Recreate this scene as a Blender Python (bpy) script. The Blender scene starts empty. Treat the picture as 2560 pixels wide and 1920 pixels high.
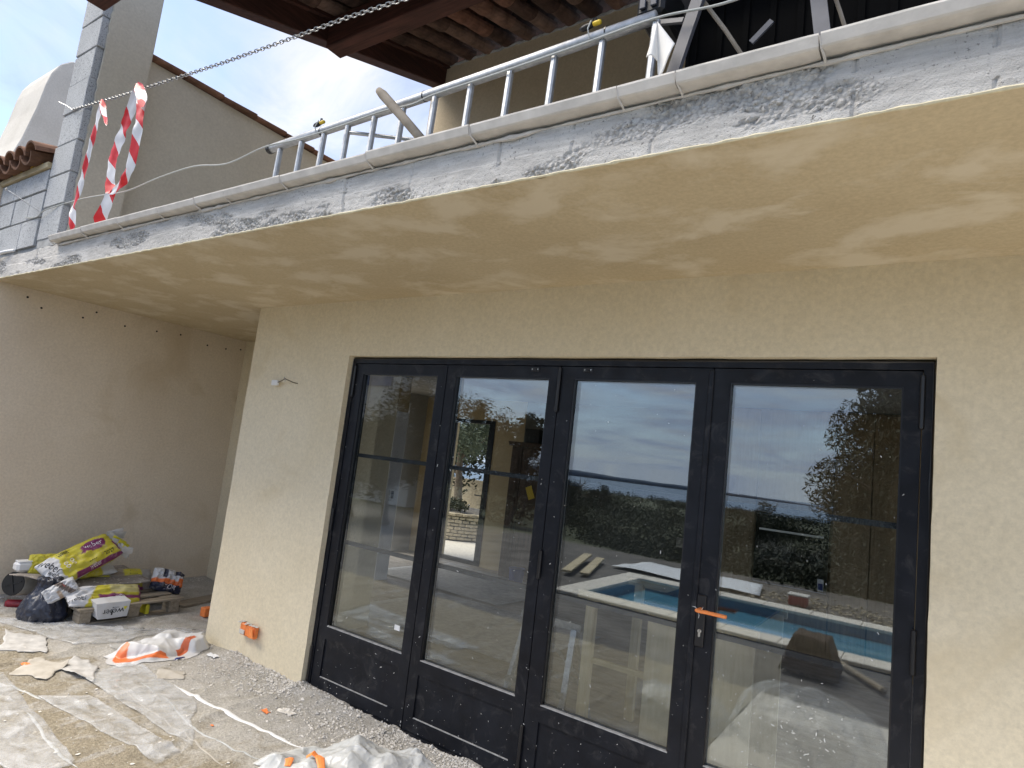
import bpy, bmesh, math, random
from mathutils import Vector, Matrix, noise, Euler
random.seed(11)
scene = bpy.context.scene
R = math.radians

# ------------------------------------------------------------ camera
cam_data = bpy.data.cameras.new('camera')
cam = bpy.data.objects.new('camera', cam_data)
scene.collection.objects.link(cam)
YAW, PIT, ROL = 0.60248, 0.12195, 0.11610
Fv = Vector((-math.sin(YAW)*math.cos(PIT), math.cos(YAW)*math.cos(PIT), math.sin(PIT)))
Rv = Fv.cross(Vector((0, 0, 1))).normalized()
Uv = Rv.cross(Fv)
R2 = Rv*math.cos(ROL) + Uv*math.sin(ROL)
U2 = -Rv*math.sin(ROL) + Uv*math.cos(ROL)
cm = Matrix((R2, U2, -Fv)).transposed().to_4x4()
cm.translation = Vector((3.29232, -2.86513, 1.58770))
cam.matrix_world = cm
cam_data.sensor_width = 36.0
cam_data.lens = 1557.98/2560*36
cam_data.clip_start = 0.05
cam_data.clip_end = 20000
scene.camera = cam

# ------------------------------------------------------------ sky and sun
SUN_EL, SUN_AZ = R(56), R(238)            # azimuth clockwise from +Y
world = bpy.data.worlds.new('World')
scene.world = world
world.use_nodes = True
wt = world.node_tree
wt.nodes.clear()
def wn(t, **k):
    n = wt.nodes.new(t)
    for a, v in k.items():
        setattr(n, a, v)
    return n
def wmath(op, a, b=None, c=None):
    n = wn('ShaderNodeMath', operation=op)
    for i, v in enumerate((a, b, c)):
        if v is None: continue
        if isinstance(v, (int, float)): n.inputs[i].default_value = v
        else: wt.links.new(v, n.inputs[i])
    return n.outputs[0]
tc = wn('ShaderNodeTexCoord')
sep = wn('ShaderNodeSeparateXYZ'); wt.links.new(tc.outputs['Generated'], sep.inputs[0])
zc = wmath('MAXIMUM', sep.outputs[2], 0.012)
cmb = wn('ShaderNodeCombineXYZ')
wt.links.new(sep.outputs[0], cmb.inputs[0]); wt.links.new(sep.outputs[1], cmb.inputs[1]); wt.links.new(zc, cmb.inputs[2])
sky = wn('ShaderNodeTexSky', sky_type='NISHITA', sun_disc=False, sun_elevation=SUN_EL, sun_rotation=SUN_AZ,
         altitude=80, air_density=1.0, dust_density=0.35, ozone_density=2.2)
wt.links.new(cmb.outputs[0], sky.inputs[0])
# cloud deck: the view direction cast on to a flat layer
den = wmath('ADD', zc, 0.10)
cx = wmath('DIVIDE', sep.outputs[0], den); cy = wmath('DIVIDE', sep.outputs[1], den)
cl = wn('ShaderNodeCombineXYZ'); wt.links.new(cx, cl.inputs[0]); wt.links.new(cy, cl.inputs[1]); cl.inputs[2].default_value = 3.7
def wnoise(scale, detail, rough, dist=0.0):
    n = wn('ShaderNodeTexNoise')
    wt.links.new(cl.outputs[0], n.inputs['Vector'])
    n.inputs['Scale'].default_value = scale; n.inputs['Detail'].default_value = detail
    n.inputs['Roughness'].default_value = rough; n.inputs['Distortion'].default_value = dist
    return n.outputs['Fac']
def wramp(fac, stops):
    r = wn('ShaderNodeValToRGB')
    wt.links.new(fac, r.inputs[0])
    el = r.color_ramp.elements
    while len(el) < len(stops): el.new(0.5)
    for e, (p, c) in zip(el, stops):
        e.position = p; e.color = (c[0], c[1], c[2], 1)
    return r.outputs[0]
mask = wramp(wnoise(0.9, 11, 0.60, 0.6), [(0.40, (0, 0, 0)), (0.60, (1, 1, 1))])
tone = wramp(wnoise(1.7, 10, 0.64, 0.8), [(0.32, (1.8, 2.1, 3.1)), (0.47, (2.7, 2.95, 3.8)), (0.64, (3.9, 3.8, 3.75))])
# thin high veil whitens the blue everywhere
veil = wn('ShaderNodeMix', data_type='RGBA'); veil.inputs[0].default_value = 0.32
wt.links.new(sky.outputs[0], veil.inputs[6]); veil.inputs[7].default_value = (3.0, 3.2, 3.9, 1)
mix = wn('ShaderNodeMix', data_type='RGBA')
wt.links.new(wmath('MULTIPLY', mask, 0.85), mix.inputs[0]); wt.links.new(veil.outputs[2], mix.inputs[6]); wt.links.new(tone, mix.inputs[7])
# blue-grey haze low over the sea
hz = wmath('MULTIPLY', wmath('SUBTRACT', 1.0, wmath('MINIMUM', wmath('MULTIPLY', zc, 5.5), 1.0)), 0.72)
haze_mix = wn('ShaderNodeMix', data_type='RGBA')
wt.links.new(hz, haze_mix.inputs[0]); wt.links.new(mix.outputs[2], haze_mix.inputs[6]); haze_mix.inputs[7].default_value = (2.7, 3.3, 4.5, 1)
bg = wn('ShaderNodeBackground'); bg.inputs[1].default_value = 0.088
wt.links.new(haze_mix.outputs[2], bg.inputs[0])
wo = wn('ShaderNodeOutputWorld'); wt.links.new(bg.outputs[0], wo.inputs[0])

sd = bpy.data.lights.new('sun', 'SUN')
sd.energy = 2.0; sd.angle = R(42); sd.color = (1.0, 0.91, 0.77)
sun = bpy.data.objects.new('sun', sd); scene.collection.objects.link(sun)
sdir = Vector((math.sin(SUN_AZ)*math.cos(SUN_EL), math.cos(SUN_AZ)*math.cos(SUN_EL), math.sin(SUN_EL)))
sun.rotation_euler = sdir.to_track_quat('Z', 'Y').to_euler()
sun.location = (-6, -8, 9)

vs = scene.view_settings
vs.view_transform = 'Standard'; vs.look = 'None'; vs.gamma = 1.0; vs.exposure = 1.74
vs.use_curve_mapping = False
scene.cycles.use_denoising = True
scene.cycles.max_bounces = 8
scene.cycles.transparent_max_bounces = 16
scene.cycles.caustics_reflective = False
scene.cycles.caustics_refractive = False
scene.cycles.sample_clamp_indirect = 6

# ------------------------------------------------------------ helpers: materials
def s2l(r, g, b):
    f = lambda c: (c/255/12.92) if c <= 10 else ((c/255+0.055)/1.055)**2.4
    return (f(r), f(g), f(b))
class NT:
    def __init__(self, name):
        self.m = bpy.data.materials.new(name); self.m.use_nodes = True
        self.t = self.m.node_tree; self.b = self.t.nodes['Principled BSDF']
        self.geo = None
    def n(self, t, **k):
        n = self.t.nodes.new(t)
        for a, v in k.items(): setattr(n, a, v)
        return n
    def l(self, a, b): self.t.links.new(a, b)
    def pos(self, scale=(1, 1, 1), obj=False):
        if obj:
            src = self.n('ShaderNodeTexCoord').outputs['Object']
        else:
            src = self.n('ShaderNodeNewGeometry').outputs['Position']
        if scale == (1, 1, 1): return src
        mp = self.n('ShaderNodeMapping'); mp.inputs['Scale'].default_value = scale
        self.l(src, mp.inputs[0]); return mp.outputs[0]
    def noise(self, vec, scale, detail=4, rough=0.55, dist=0.0):
        n = self.n('ShaderNodeTexNoise'); self.l(vec, n.inputs['Vector'])
        n.inputs['Scale'].default_value = scale; n.inputs['Detail'].default_value = detail
        n.inputs['Roughness'].default_value = rough; n.inputs['Distortion'].default_value = dist
        return n.outputs['Fac']
    def voro(self, vec, scale, out='Distance', feature='F1'):
        n = self.n('ShaderNodeTexVoronoi', feature=feature); self.l(vec, n.inputs['Vector'])
        n.inputs['Scale'].default_value = scale
        return n.outputs[out]
    def ramp(self, fac, stops, interp='LINEAR'):
        r = self.n('ShaderNodeValToRGB'); self.l(fac, r.inputs[0]); r.color_ramp.interpolation = interp
        el = r.color_ramp.elements
        while len(el) < len(stops): el.new(0.5)
        for e, (p, c) in zip(el, stops):
            e.position = p
            if isinstance(c, (int, float)): c = (c, c, c)
            e.color = (c[0], c[1], c[2], 1)
        return r.outputs[0]
    def math(self, op, a, b=None):
        n = self.n('ShaderNodeMath', operation=op)
        for i, v in enumerate((a, b)):
            if v is None: continue
            if isinstance(v, (int, float)): n.inputs[i].default_value = v
            else: self.l(v, n.inputs[i])
        return n.outputs[0]
    def mix(self, fac, a, b, blend='MIX'):
        n = self.n('ShaderNodeMix', data_type='RGBA', blend_type=blend)
        for i, v in ((0, fac), (6, a), (7, b)):
            if isinstance(v, (int, float)): n.inputs[i].default_value = v
            elif isinstance(v, tuple): n.inputs[i].default_value = (v[0], v[1], v[2], 1)
            else: self.l(v, n.inputs[i])
        return n.outputs[2]
    def col(self, c):
        if isinstance(c, tuple): self.b.inputs['Base Color'].default_value = (c[0], c[1], c[2], 1)
        else: self.l(c, self.b.inputs['Base Color'])
        return self
    def rough(self, r):
        if isinstance(r, (int, float)): self.b.inputs['Roughness'].default_value = r
        else: self.l(r, self.b.inputs['Roughness'])
        return self
    def metal(self, v): self.b.inputs['Metallic'].default_value = v; return self
    def spec(self, v): self.b.inputs['Specular IOR Level'].default_value = v; return self
    def bump(self, h, strength=0.3, dist=0.01):
        n = self.n('ShaderNodeBump'); n.inputs['Strength'].default_value = strength; n.inputs['Distance'].default_value = dist
        self.l(h, n.inputs['Height']); self.l(n.outputs[0], self.b.inputs['Normal']); return self

def simple(name, col, rough=0.6, metal=0.0, var=0.0, scale=20, bump=0.0, bscale=60, spec=0.5, obj=True, dist=0.004):
    k = NT(name); k.rough(rough).metal(metal).spec(spec)
    v = k.pos(obj=obj)
    if var:
        lo = tuple(c*(1-var) for c in col); hi = tuple(min(1, c*(1+var)) for c in col)
        k.col(k.ramp(k.noise(v, scale, 5), [(0.3, lo), (0.7, hi)]))
    else:
        k.col(col)
    if bump: k.bump(k.noise(v, bscale, 5), bump, dist)
    return k.m

def plaster(name, c_lo, c_hi, stain=None, stain_pos=(0.55, 0.7), grain=0.25, scale=1.3, stretch=(1, 1, 1), pits=0.0, sdist=0.8):
    k = NT(name); v = k.pos()
    base = k.ramp(k.noise(k.pos(stretch), scale, 7, 0.6, 0.3), [(0.3, c_lo), (0.68, c_hi)])
    fine = k.ramp(k.noise(v, 55, 4, 0.7), [(0.25, 0.86), (0.75, 1.1)])
    c = k.mix(1.0, base, fine, 'MULTIPLY')
    if stain:
        m = k.ramp(k.noise(k.pos(stretch), scale*1.6, 7, 0.62, sdist), [(stain_pos[0], 0.0), (stain_pos[1], 1.0)])
        c = k.mix(m, c, stain)
    if pits:
        pm = k.ramp(k.noise(v, 75, 2, 0.5), [(0.70, 0.0), (0.76, pits)])
        c = k.mix(pm, c, tuple(x*0.5 for x in c_lo))
    k.col(c).rough(0.92).spec(0.2)
    h = k.math('ADD', k.math('MULTIPLY', k.noise(v, 230, 3, 0.6), 0.5), k.math('MULTIPLY', k.noise(v, 26, 5, 0.55), 0.4))
    h = k.math('ADD', h, k.math('MULTIPLY', k.noise(k.pos((1, 1, 2.4)), 4.5, 4, 0.6, 1.5), 1.6))
    k.bump(h, grain, 0.006)
    return k.m

# ------------------------------------------------------------ helpers: meshes and objects
COL = scene.collection
OFF = {}
class MB:
    """collects verts/faces (world coordinates); build() links them as one mesh object"""
    def __init__(self): self.v = []; self.f = []; self.c = None
    def add(self, vs, fs):
        o = len(self.v); self.v += [tuple(p) for p in vs]; self.f += [tuple(i+o for i in f) for f in fs]; return self
    def box(self, x0, x1, y0, y1, z0, z1):
        vs = [(x0,y0,z0),(x1,y0,z0),(x1,y1,z0),(x0,y1,z0),(x0,y0,z1),(x1,y0,z1),(x1,y1,z1),(x0,y1,z1)]
        return self.add(vs, [(0,3,2,1),(4,5,6,7),(0,1,5,4),(1,2,6,5),(2,3,7,6),(3,0,4,7)])
    def bar(self, a, b, w, h, up=(0, 0, 1), bev=0.0):
        a = Vector(a); b = Vector(b); d = (b-a).normalized(); u = Vector(up)
        s = d.cross(u)
        if s.length < 1e-4: s = d.cross(Vector((1, 0, 0)))
        s.normalize(); u = s.cross(d)
        if bev:
            prof = [(-w/2+bev,-h/2),(w/2-bev,-h/2),(w/2,-h/2+bev),(w/2,h/2-bev),(w/2-bev,h/2),(-w/2+bev,h/2),(-w/2,h/2-bev),(-w/2,-h/2+bev)]
        else:
            prof = [(-w/2,-h/2),(w/2,-h/2),(w/2,h/2),(-w/2,h/2)]
        n = len(prof)
        vs = [a+s*p+u*q for p, q in prof]+[b+s*p+u*q for p, q in prof]
        fs = [tuple(range(n)), tuple(range(2*n-1, n-1, -1))]+[(i+n, (i+1)%n+n, (i+1)%n, i) for i in range(n)]
        return self.add(vs, fs)
    def tube(self, pts, r, seg=8, cap=True, squash=1.0):
        pts = [Vector(p) for p in pts]; n = len(pts)
        rs = r if isinstance(r, (list, tuple)) else [r]*n
        t0 = (pts[1]-pts[0]).normalized()
        s = t0.cross(Vector((0, 0, 1)))
        if s.length < 1e-3: s = t0.cross(Vector((1, 0, 0)))
        s.normalize(); vs = []
        for i, p in enumerate(pts):
            t = (pts[min(i+1, n-1)]-pts[max(i-1, 0)]).normalized()
            s = (s - t*s.dot(t)).normalized(); u = t.cross(s)
            for k in range(seg):
                a = 2*math.pi*k/seg
                vs.append(p + s*(math.cos(a)*rs[i]) + u*(math.sin(a)*rs[i]*squash))
        fs = [(i*seg+k, i*seg+(k+1)%seg, (i+1)*seg+(k+1)%seg, (i+1)*seg+k) for i in range(n-1) for k in range(seg)]
        if cap: fs += [tuple(range(seg-1, -1, -1)), tuple((n-1)*seg+k for k in range(seg))]
        return self.add(vs, fs)
    def prism(self, prof, axis, a, b):
        """extrude a closed 2D profile along axis 'x','y' or 'z' from a to b"""
        def P(p, t):
            return {'x': (t, p[0], p[1]), 'y': (p[0], t, p[1]), 'z': (p[0], p[1], t)}[axis]
        n = len(prof)
        vs = [P(p, a) for p in prof]+[P(p, b) for p in prof]
        return self.add(vs, [tuple(range(n)), tuple(range(2*n-1, n-1, -1))]+[(i+n, (i+1)%n+n, (i+1)%n, i) for i in range(n)])
    def grid(self, nu, nv, fn, closed_u=False):
        vs = [fn(i/(nu if closed_u else nu-1), j/(nv-1)) for j in range(nv) for i in range(nu)]
        fs = []
        for j in range(nv-1):
            for i in range(nu if closed_u else nu-1):
                i2 = (i+1) % nu
                fs.append((j*nu+i, j*nu+i2, (j+1)*nu+i2, (j+1)*nu+i))
        return self.add(vs, fs)
    def lathe(self, base, prof, seg=20, axis=(0, 0, 1)):
        q = Vector((0, 0, 1)).rotation_difference(Vector(axis)); base = Vector(base); n = len(prof); vs = []
        for r, h in prof:
            for k in range(seg):
                a = 2*math.pi*k/seg
                vs.append(base + q @ Vector((r*math.cos(a), r*math.sin(a), h)))
        fs = [(i*seg+k, i*seg+(k+1)%seg, (i+1)*seg+(k+1)%seg, (i+1)*seg+k) for i in range(n-1) for k in range(seg)]
        fs += [tuple(range(seg-1, -1, -1)), tuple((n-1)*seg+k for k in range(seg))]
        return self.add(vs, fs)
    def build(self, name, mat, parent=None, smooth=False, bevel=0.0, cols=None, thick=0.0, fix=True):
        off = OFF.get(parent, Vector((0, 0, 0))) if parent else Vector((0, 0, 0))
        me = bpy.data.meshes.new(name)
        me.from_pydata([tuple(Vector(p)-off) for p in self.v], [], self.f)
        if cols:
            at = me.color_attributes.new('Col', 'FLOAT_COLOR', 'POINT')
            for i, c in enumerate(cols): at.data[i].color = (c[0], c[1], c[2], 1)
        bm = bmesh.new(); bm.from_mesh(me)
        if fix: bmesh.ops.recalc_face_normals(bm, faces=bm.faces)
        if bevel: bmesh.ops.bevel(bm, geom=bm.edges[:], offset=bevel, segments=1, affect='EDGES', profile=0.5)
        if thick: bmesh.ops.solidify(bm, geom=bm.faces[:], thickness=thick)
        bm.to_mesh(me); bm.free()
        if smooth: me.polygons.foreach_set('use_smooth', [True]*len(me.polygons))
        if smooth == 'auto': me.set_sharp_from_angle(angle=R(42))
        me.materials.append(mat)
        o = bpy.data.objects.new(name, me); COL.objects.link(o)
        if parent: o.parent = parent; OFF[o] = off
        return o
def tag(o, label=None, cat=None, group=None, kind=None):
    if label: o['label'] = label
    if cat: o['category'] = cat
    if group: o['group'] = group
    if kind: o['kind'] = kind
    return o
def thing(name, label, cat, loc, group=None):
    o = bpy.data.objects.new(name, None); COL.objects.link(o)
    o.location = loc; o.empty_display_size = 0.1; OFF[o] = Vector(loc)
    return tag(o, label, cat, group)
def put(name, mesh, parent, loc, rot=(0, 0, 0), scale=(1, 1, 1)):
    """a piece that shares mesh data; loc is in world space"""
    o = bpy.data.objects.new(name, mesh); COL.objects.link(o)
    off = OFF.get(parent, Vector((0, 0, 0))) if parent else Vector((0, 0, 0))
    o.location = Vector(loc)-off; o.rotation_euler = rot; o.scale = scale
    if parent: o.parent = parent
    return o
def mesh_of(mb, name, mat, smooth=False, bevel=0.0, thick=0.0):
    o = mb.build(name, mat, None, smooth, bevel, thick=thick); me = o.data
    bpy.data.objects.remove(o); return me
def struct(o): o['kind'] = 'structure'; return o
def nz(x, y, z=0.0, s=1.0): return noise.noise(Vector((x*s, y*s, z*s)))
def fbm(x, y, z=0.0, o=4):
    a = 1.0; t = 0.0; f = 1.0
    for _ in range(o):
        t += a*noise.noise(Vector((x*f, y*f, z*f+_*7.3))); a *= 0.5; f *= 2.03
    return t
def sstep(a, b, x):
    t = max(0.0, min(1.0, (x-a)/(b-a))); return t*t*(3-2*t)
# ------------------------------------------------------------ materials
M = {}
M['wall'] = plaster('cream_plaster', (0.68, 0.595, 0.425), (0.76, 0.68, 0.515), stain=(0.60, 0.50, 0.325), stain_pos=(0.58, 0.80), grain=0.10, scale=0.9, pits=0.12)
M['sidewall'] = plaster('side_plaster', (0.64, 0.55, 0.435), (0.74, 0.655, 0.535), stain=(0.50, 0.40, 0.26), stain_pos=(0.56, 0.85), grain=0.12, scale=0.8, pits=0.15)
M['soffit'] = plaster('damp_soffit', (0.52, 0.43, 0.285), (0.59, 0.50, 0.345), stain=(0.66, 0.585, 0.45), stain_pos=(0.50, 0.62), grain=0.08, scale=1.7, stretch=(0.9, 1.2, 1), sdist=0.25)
M['upwall'] = plaster('upper_plaster', (0.52, 0.43, 0.30), (0.60, 0.51, 0.37), grain=0.2, scale=1.5)
M['greywall'] = plaster('grey_beige_plaster', (0.50, 0.465, 0.385), (0.57, 0.535, 0.45), grain=0.2, scale=1.2)
M['whiteplaster'] = plaster('pale_plaster', (0.52, 0.50, 0.46), (0.62, 0.60, 0.56), grain=0.15, scale=2)
M['lip'] = plaster('plaster_lip', (0.62, 0.56, 0.40), (0.74, 0.68, 0.5), grain=0.3, scale=8)

k = NT('rough_concrete'); v = k.pos()
base = k.ramp(k.noise(k.pos((1, 1, 2.2)), 3.2, 8, 0.62, 0.5), [(0.3, (0.49, 0.475, 0.455)), (0.7, (0.65, 0.635, 0.61))])
marks = k.ramp(k.noise(k.pos((1, 1, 9)), 9, 5, 0.6), [(0.35, 0.86), (0.6, 1.06)])
c = k.mix(1.0, base, marks, 'MULTIPLY')
pm = k.ramp(k.noise(v, 95, 3, 0.6), [(0.60, 0.0), (0.67, 0.85)])
pg = k.ramp(k.noise(v, 5, 4), [(0.42, 0.12), (0.60, 1.0)])
c = k.mix(k.math('MULTIPLY', pm, pg), c, (0.09, 0.085, 0.08))
rust = k.ramp(k.noise(k.pos((1, 1, 0.5)), 4.3, 5, 0.6, 1.2), [(0.70, 0.0), (0.78, 0.4)])
c = k.mix(rust, c, (0.42, 0.34, 0.20))
k.col(c).rough(0.95).spec(0.15)
hc = k.n('ShaderNodeVertexColor'); hc.layer_name = 'Col'
hm = k.n('ShaderNodeSeparateColor'); k.l(hc.outputs[0], hm.inputs[0]); hm = hm.outputs[0]
vd = k.voro(k.pos((1, 1, 1)), 75)
crev = k.math('MULTIPLY', k.ramp(vd, [(0.42, 0.0), (0.72, 1.0)]), hm)
c = k.mix(k.math('MULTIPLY', crev, 0.5), c, (0.16, 0.155, 0.15))
k.col(c)
hb = k.math('MULTIPLY', k.math('SUBTRACT', 1.0, vd), k.math('MULTIPLY', hm, 2.0))
k.bump(k.math('ADD', hb, k.math('ADD', k.noise(v, 60, 6, 0.7), k.math('MULTIPLY', k.noise(v, 240, 3), 0.4))), 0.6, 0.010)
M['concrete'] = k.m

k = NT('concrete_block'); v = k.pos()
c = k.ramp(k.noise(v, 4, 6, 0.6), [(0.3, (0.40, 0.415, 0.43)), (0.7, (0.50, 0.515, 0.53))])
p1 = k.ramp(k.noise(v, 120, 3, 0.65), [(0.55, 0.0), (0.63, 0.9)])
k.col(k.mix(p1, c, (0.13, 0.135, 0.145))).rough(0.95).spec(0.1)
k.bump(k.noise(v, 130, 4, 0.7), 0.6, 0.006)
M['block'] = k.m
M['mortar'] = simple('mortar', (0.33, 0.335, 0.335), 0.95, var=0.25, bump=0.5, bscale=90)

k = NT('terracotta'); v = k.pos()
oi = k.n('ShaderNodeObjectInfo').outputs['Random']
b0 = k.ramp(oi, [(0.0, (0.06, 0.036, 0.028)), (0.5, (0.095, 0.056, 0.042)), (0.8, (0.19, 0.125, 0.095)), (1.0, (0.19, 0.09, 0.06))])
d0 = k.ramp(k.noise(v, 9, 6, 0.65, 0.6), [(0.35, 0.55), (0.7, 1.35)])
k.col(k.mix(1.0, b0, d0, 'MULTIPLY')).rough(0.85).spec(0.25).bump(k.noise(v, 90, 4), 0.35, 0.004)
M['tile'] = k.m
k = NT('old_terracotta'); v = k.pos()
oi = k.n('ShaderNodeObjectInfo').outputs['Random']
b0 = k.ramp(oi, [(0.0, (0.15, 0.085, 0.058)), (1.0, (0.23, 0.125, 0.085))])
d0 = k.ramp(k.noise(v, 7, 6, 0.65, 0.6), [(0.35, 0.6), (0.7, 1.25)])
k.col(k.mix(1.0, b0, d0, 'MULTIPLY')).rough(0.9).spec(0.2).bump(k.noise(v, 70, 4), 0.4, 0.004)
M['oldtile'] = k.m

def wood(name, c1, c2, axis=(1, 14, 14), scale=3.0, rough=0.75, bump=0.25, obj=False):
    k = NT(name); v = k.pos(axis, obj=obj)
    g = k.noise(v, scale, 6, 0.6, 0.7)
    big = k.ramp(k.noise(k.pos(obj=obj), 3, 4), [(0.3, 0.8), (0.7, 1.15)])
    k.col(k.mix(1.0, k.ramp(g, [(0.32, c1), (0.68, c2)]), big, 'MULTIPLY')).rough(rough).spec(0.3)
    k.bump(g, bump, 0.004); return k.m
M['darkbeam_y'] = wood('dark_stained_beam_y', (0.028, 0.012, 0.009), (0.075, 0.030, 0.022), (14, 1, 14))
M['darkbeam_x'] = wood('dark_stained_beam_x', (0.035, 0.015, 0.011), (0.095, 0.036, 0.027), (1, 14, 14))
M['pallet_y'] = wood('pallet_board_y', (0.20, 0.165, 0.12), (0.36, 0.315, 0.25), (14, 1, 14), rough=0.9)
M['pallet_x'] = wood('pallet_board_x', (0.22, 0.18, 0.13), (0.38, 0.33, 0.26), (1, 14, 14), rough=0.9)
M['timber_z'] = wood('pale_timber_z', (0.56, 0.47, 0.30), (0.72, 0.63, 0.44), (14, 14, 1), rough=0.6)
M['timber_x'] = wood('pale_timber_x', (0.42, 0.34, 0.20), (0.60, 0.51, 0.34), (1, 14, 14), rough=0.6)
M['plywood'] = wood('plywood_sheet', (0.60, 0.51, 0.34), (0.72, 0.63, 0.45), (9, 9, 1), rough=0.55)
M['darkwood'] = wood('dark_wardrobe_wood', (0.05, 0.03, 0.019), (0.11, 0.066, 0.04), (12, 12, 1), rough=0.45, bump=0.1)
M['cabinet'] = wood('oak_cabinet', (0.28, 0.205, 0.115), (0.39, 0.295, 0.18), (10, 10, 1), rough=0.5, bump=0.1)
M['greystick'] = wood('weathered_stick', (0.22, 0.19, 0.155), (0.34, 0.30, 0.25), (3, 3, 3), rough=0.9)

k = NT('black_door_paint'); v = k.pos()
dm = k.ramp(k.noise(v, 9, 8, 0.7, 1.0), [(0.54, 0.0), (0.80, 0.16)])
k.col(k.mix(dm, k.ramp(k.noise(v, 6, 6, 0.6), [(0.35, (0.0065, 0.0075, 0.011)), (0.7, (0.013, 0.015, 0.021))]), (0.30, 0.29, 0.28)))
k.rough(k.ramp(k.noise(v, 14, 5, 0.6), [(0.3, 0.30), (0.7, 0.52)])).spec(0.22).bump(k.noise(v, 300, 2), 0.06, 0.001)
M['doorblack'] = k.m
M['hinge'] = simple('hinge_black', (0.008, 0.008, 0.010), 0.35)
M['muntin'] = simple('muntin_grey', (0.030, 0.034, 0.042), 0.45)
M['dustledge'] = simple('dusty_ledge', (0.36, 0.36, 0.36), 0.8, var=0.3, scale=30)
M['speck'] = simple('paint_speck', (0.78, 0.78, 0.76), 0.7)
M['chrome'] = simple('nickel', (0.62, 0.61, 0.58), 0.28, metal=1.0)
M['steel'] = simple('galvanised_steel', (0.40, 0.41, 0.42), 0.42, metal=0.9, var=0.25, scale=30)
k = NT('aluminium'); v = k.pos((3, 60, 60))
k.col(k.ramp(k.noise(k.pos(), 40, 4), [(0.3, (0.40, 0.41, 0.42)), (0.7, (0.56, 0.57, 0.58))])).metal(0.75)
k.rough(k.ramp(k.noise(k.pos(), 22, 5, 0.6), [(0.3, 0.40), (0.7, 0.62)])).bump(k.noise(v, 3, 3), 0.1, 0.001)
M['alu'] = k.m
M['blackplastic'] = simple('black_plastic', (0.007, 0.007, 0.008), 0.5)
M['blackmatte'] = simple('black_mesh_plastic', (0.0022, 0.0022, 0.0025), 0.9, spec=0.1)
M['greypaint'] = simple('dark_grey_paint', (0.075, 0.080, 0.10), 0.45, var=0.15)
M['yellow'] = simple('yellow_plastic', (0.75, 0.52, 0.03), 0.45)
M['orange'] = simple('orange_plastic', (0.80, 0.22, 0.055), 0.5, var=0.2, scale=40, bump=0.2, bscale=50)
M['orangetape'] = simple('orange_tape', (0.88, 0.27, 0.07), 0.55, var=0.12, scale=60, bump=0.5, bscale=45)
M['whitecloth'] = simple('white_cloth', (0.74, 0.73, 0.71), 0.9, var=0.06, bump=0.15, bscale=200)
M['whiteplastic'] = simple('white_plastic', (0.76, 0.77, 0.78), 0.4)
M['nosing'] = simple('stone_nosing', (0.60, 0.57, 0.53), 0.75, var=0.13, scale=14, bump=0.2, bscale=120, obj=False)
M['rope'] = simple('grey_cable', (0.42, 0.44, 0.43), 0.6)
M['foam'] = simple('yellow_foam', (0.52, 0.32, 0.045), 0.9, var=0.3, bump=0.6, bscale=60)
M['paper'] = simple('dusty_paper', (0.44, 0.43, 0.415), 0.9, var=0.2, scale=18, bump=0.25, bscale=30)
M['blue'] = simple('blue_plastic', (0.02, 0.045, 0.20), 0.5)
M['redcan'] = simple('red_can_paint', (0.26, 0.016, 0.028), 0.3, var=0.3, scale=60)

k = NT('splattered_cardboard'); v = k.pos()
c = k.ramp(k.noise(v, 7, 6, 0.6), [(0.3, (0.23, 0.205, 0.185)), (0.7, (0.34, 0.31, 0.285))])
sp = k.ramp(k.noise(k.pos((1, 1.3, 1)), 24, 4, 0.6, 0.7), [(0.58, 0.0), (0.63, 0.9)])
k.col(k.mix(sp, c, (0.60, 0.57, 0.52))).rough(0.95).bump(sp, 0.4, 0.004)
M['cardboard'] = k.m

k = NT('dirty_cardboard'); v = k.pos()
k.col(k.ramp(k.noise(v, 12, 6, 0.6), [(0.3, (0.36, 0.33, 0.28)), (0.7, (0.48, 0.45, 0.40))])).rough(0.95).bump(k.noise(v, 60, 4), 0.3, 0.003)
M['scrap'] = k.m

def printed(name, dust=0.45):
    """sack paper: the print comes from a colour attribute, plaster dust lies over it"""
    k = NT(name); v = k.pos()
    a = k.n('ShaderNodeVertexColor'); a.layer_name = 'Col'
    m = k.ramp(k.noise(v, 22, 6, 0.65, 0.6), [(0.52, 0.0), (0.74, dust)])
    k.col(k.mix(m, a.outputs[0], (0.56, 0.52, 0.46))).rough(0.55).spec(0.35)
    k.bump(k.noise(v, 38, 5, 0.6), 0.35, 0.008)
    return k.m
M['sack'] = printed('printed_sack')
M['ink'] = simple('black_ink', (0.02, 0.02, 0.024), 0.6)
M['inkred'] = simple('red_ink', (0.35, 0.03, 0.03), 0.6)
M['inkwhite'] = simple('white_ink', (0.70, 0.66, 0.68), 0.6)
M['inkyellow'] = simple('yellow_ink', (0.68, 0.62, 0.04), 0.6)

k = NT('bin_liner'); v = k.pos()
sp = k.ramp(k.noise(v, 18, 6, 0.7, 0.8), [(0.60, 0.0), (0.68, 0.8)])
k.col(k.mix(sp, (0.022, 0.026, 0.042), (0.48, 0.47, 0.46))).rough(k.ramp(sp, [(0, 0.32), (1, 0.8)])).bump(k.noise(v, 45, 4, 0.6), 0.4, 0.01)
M['binliner'] = k.m

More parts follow.
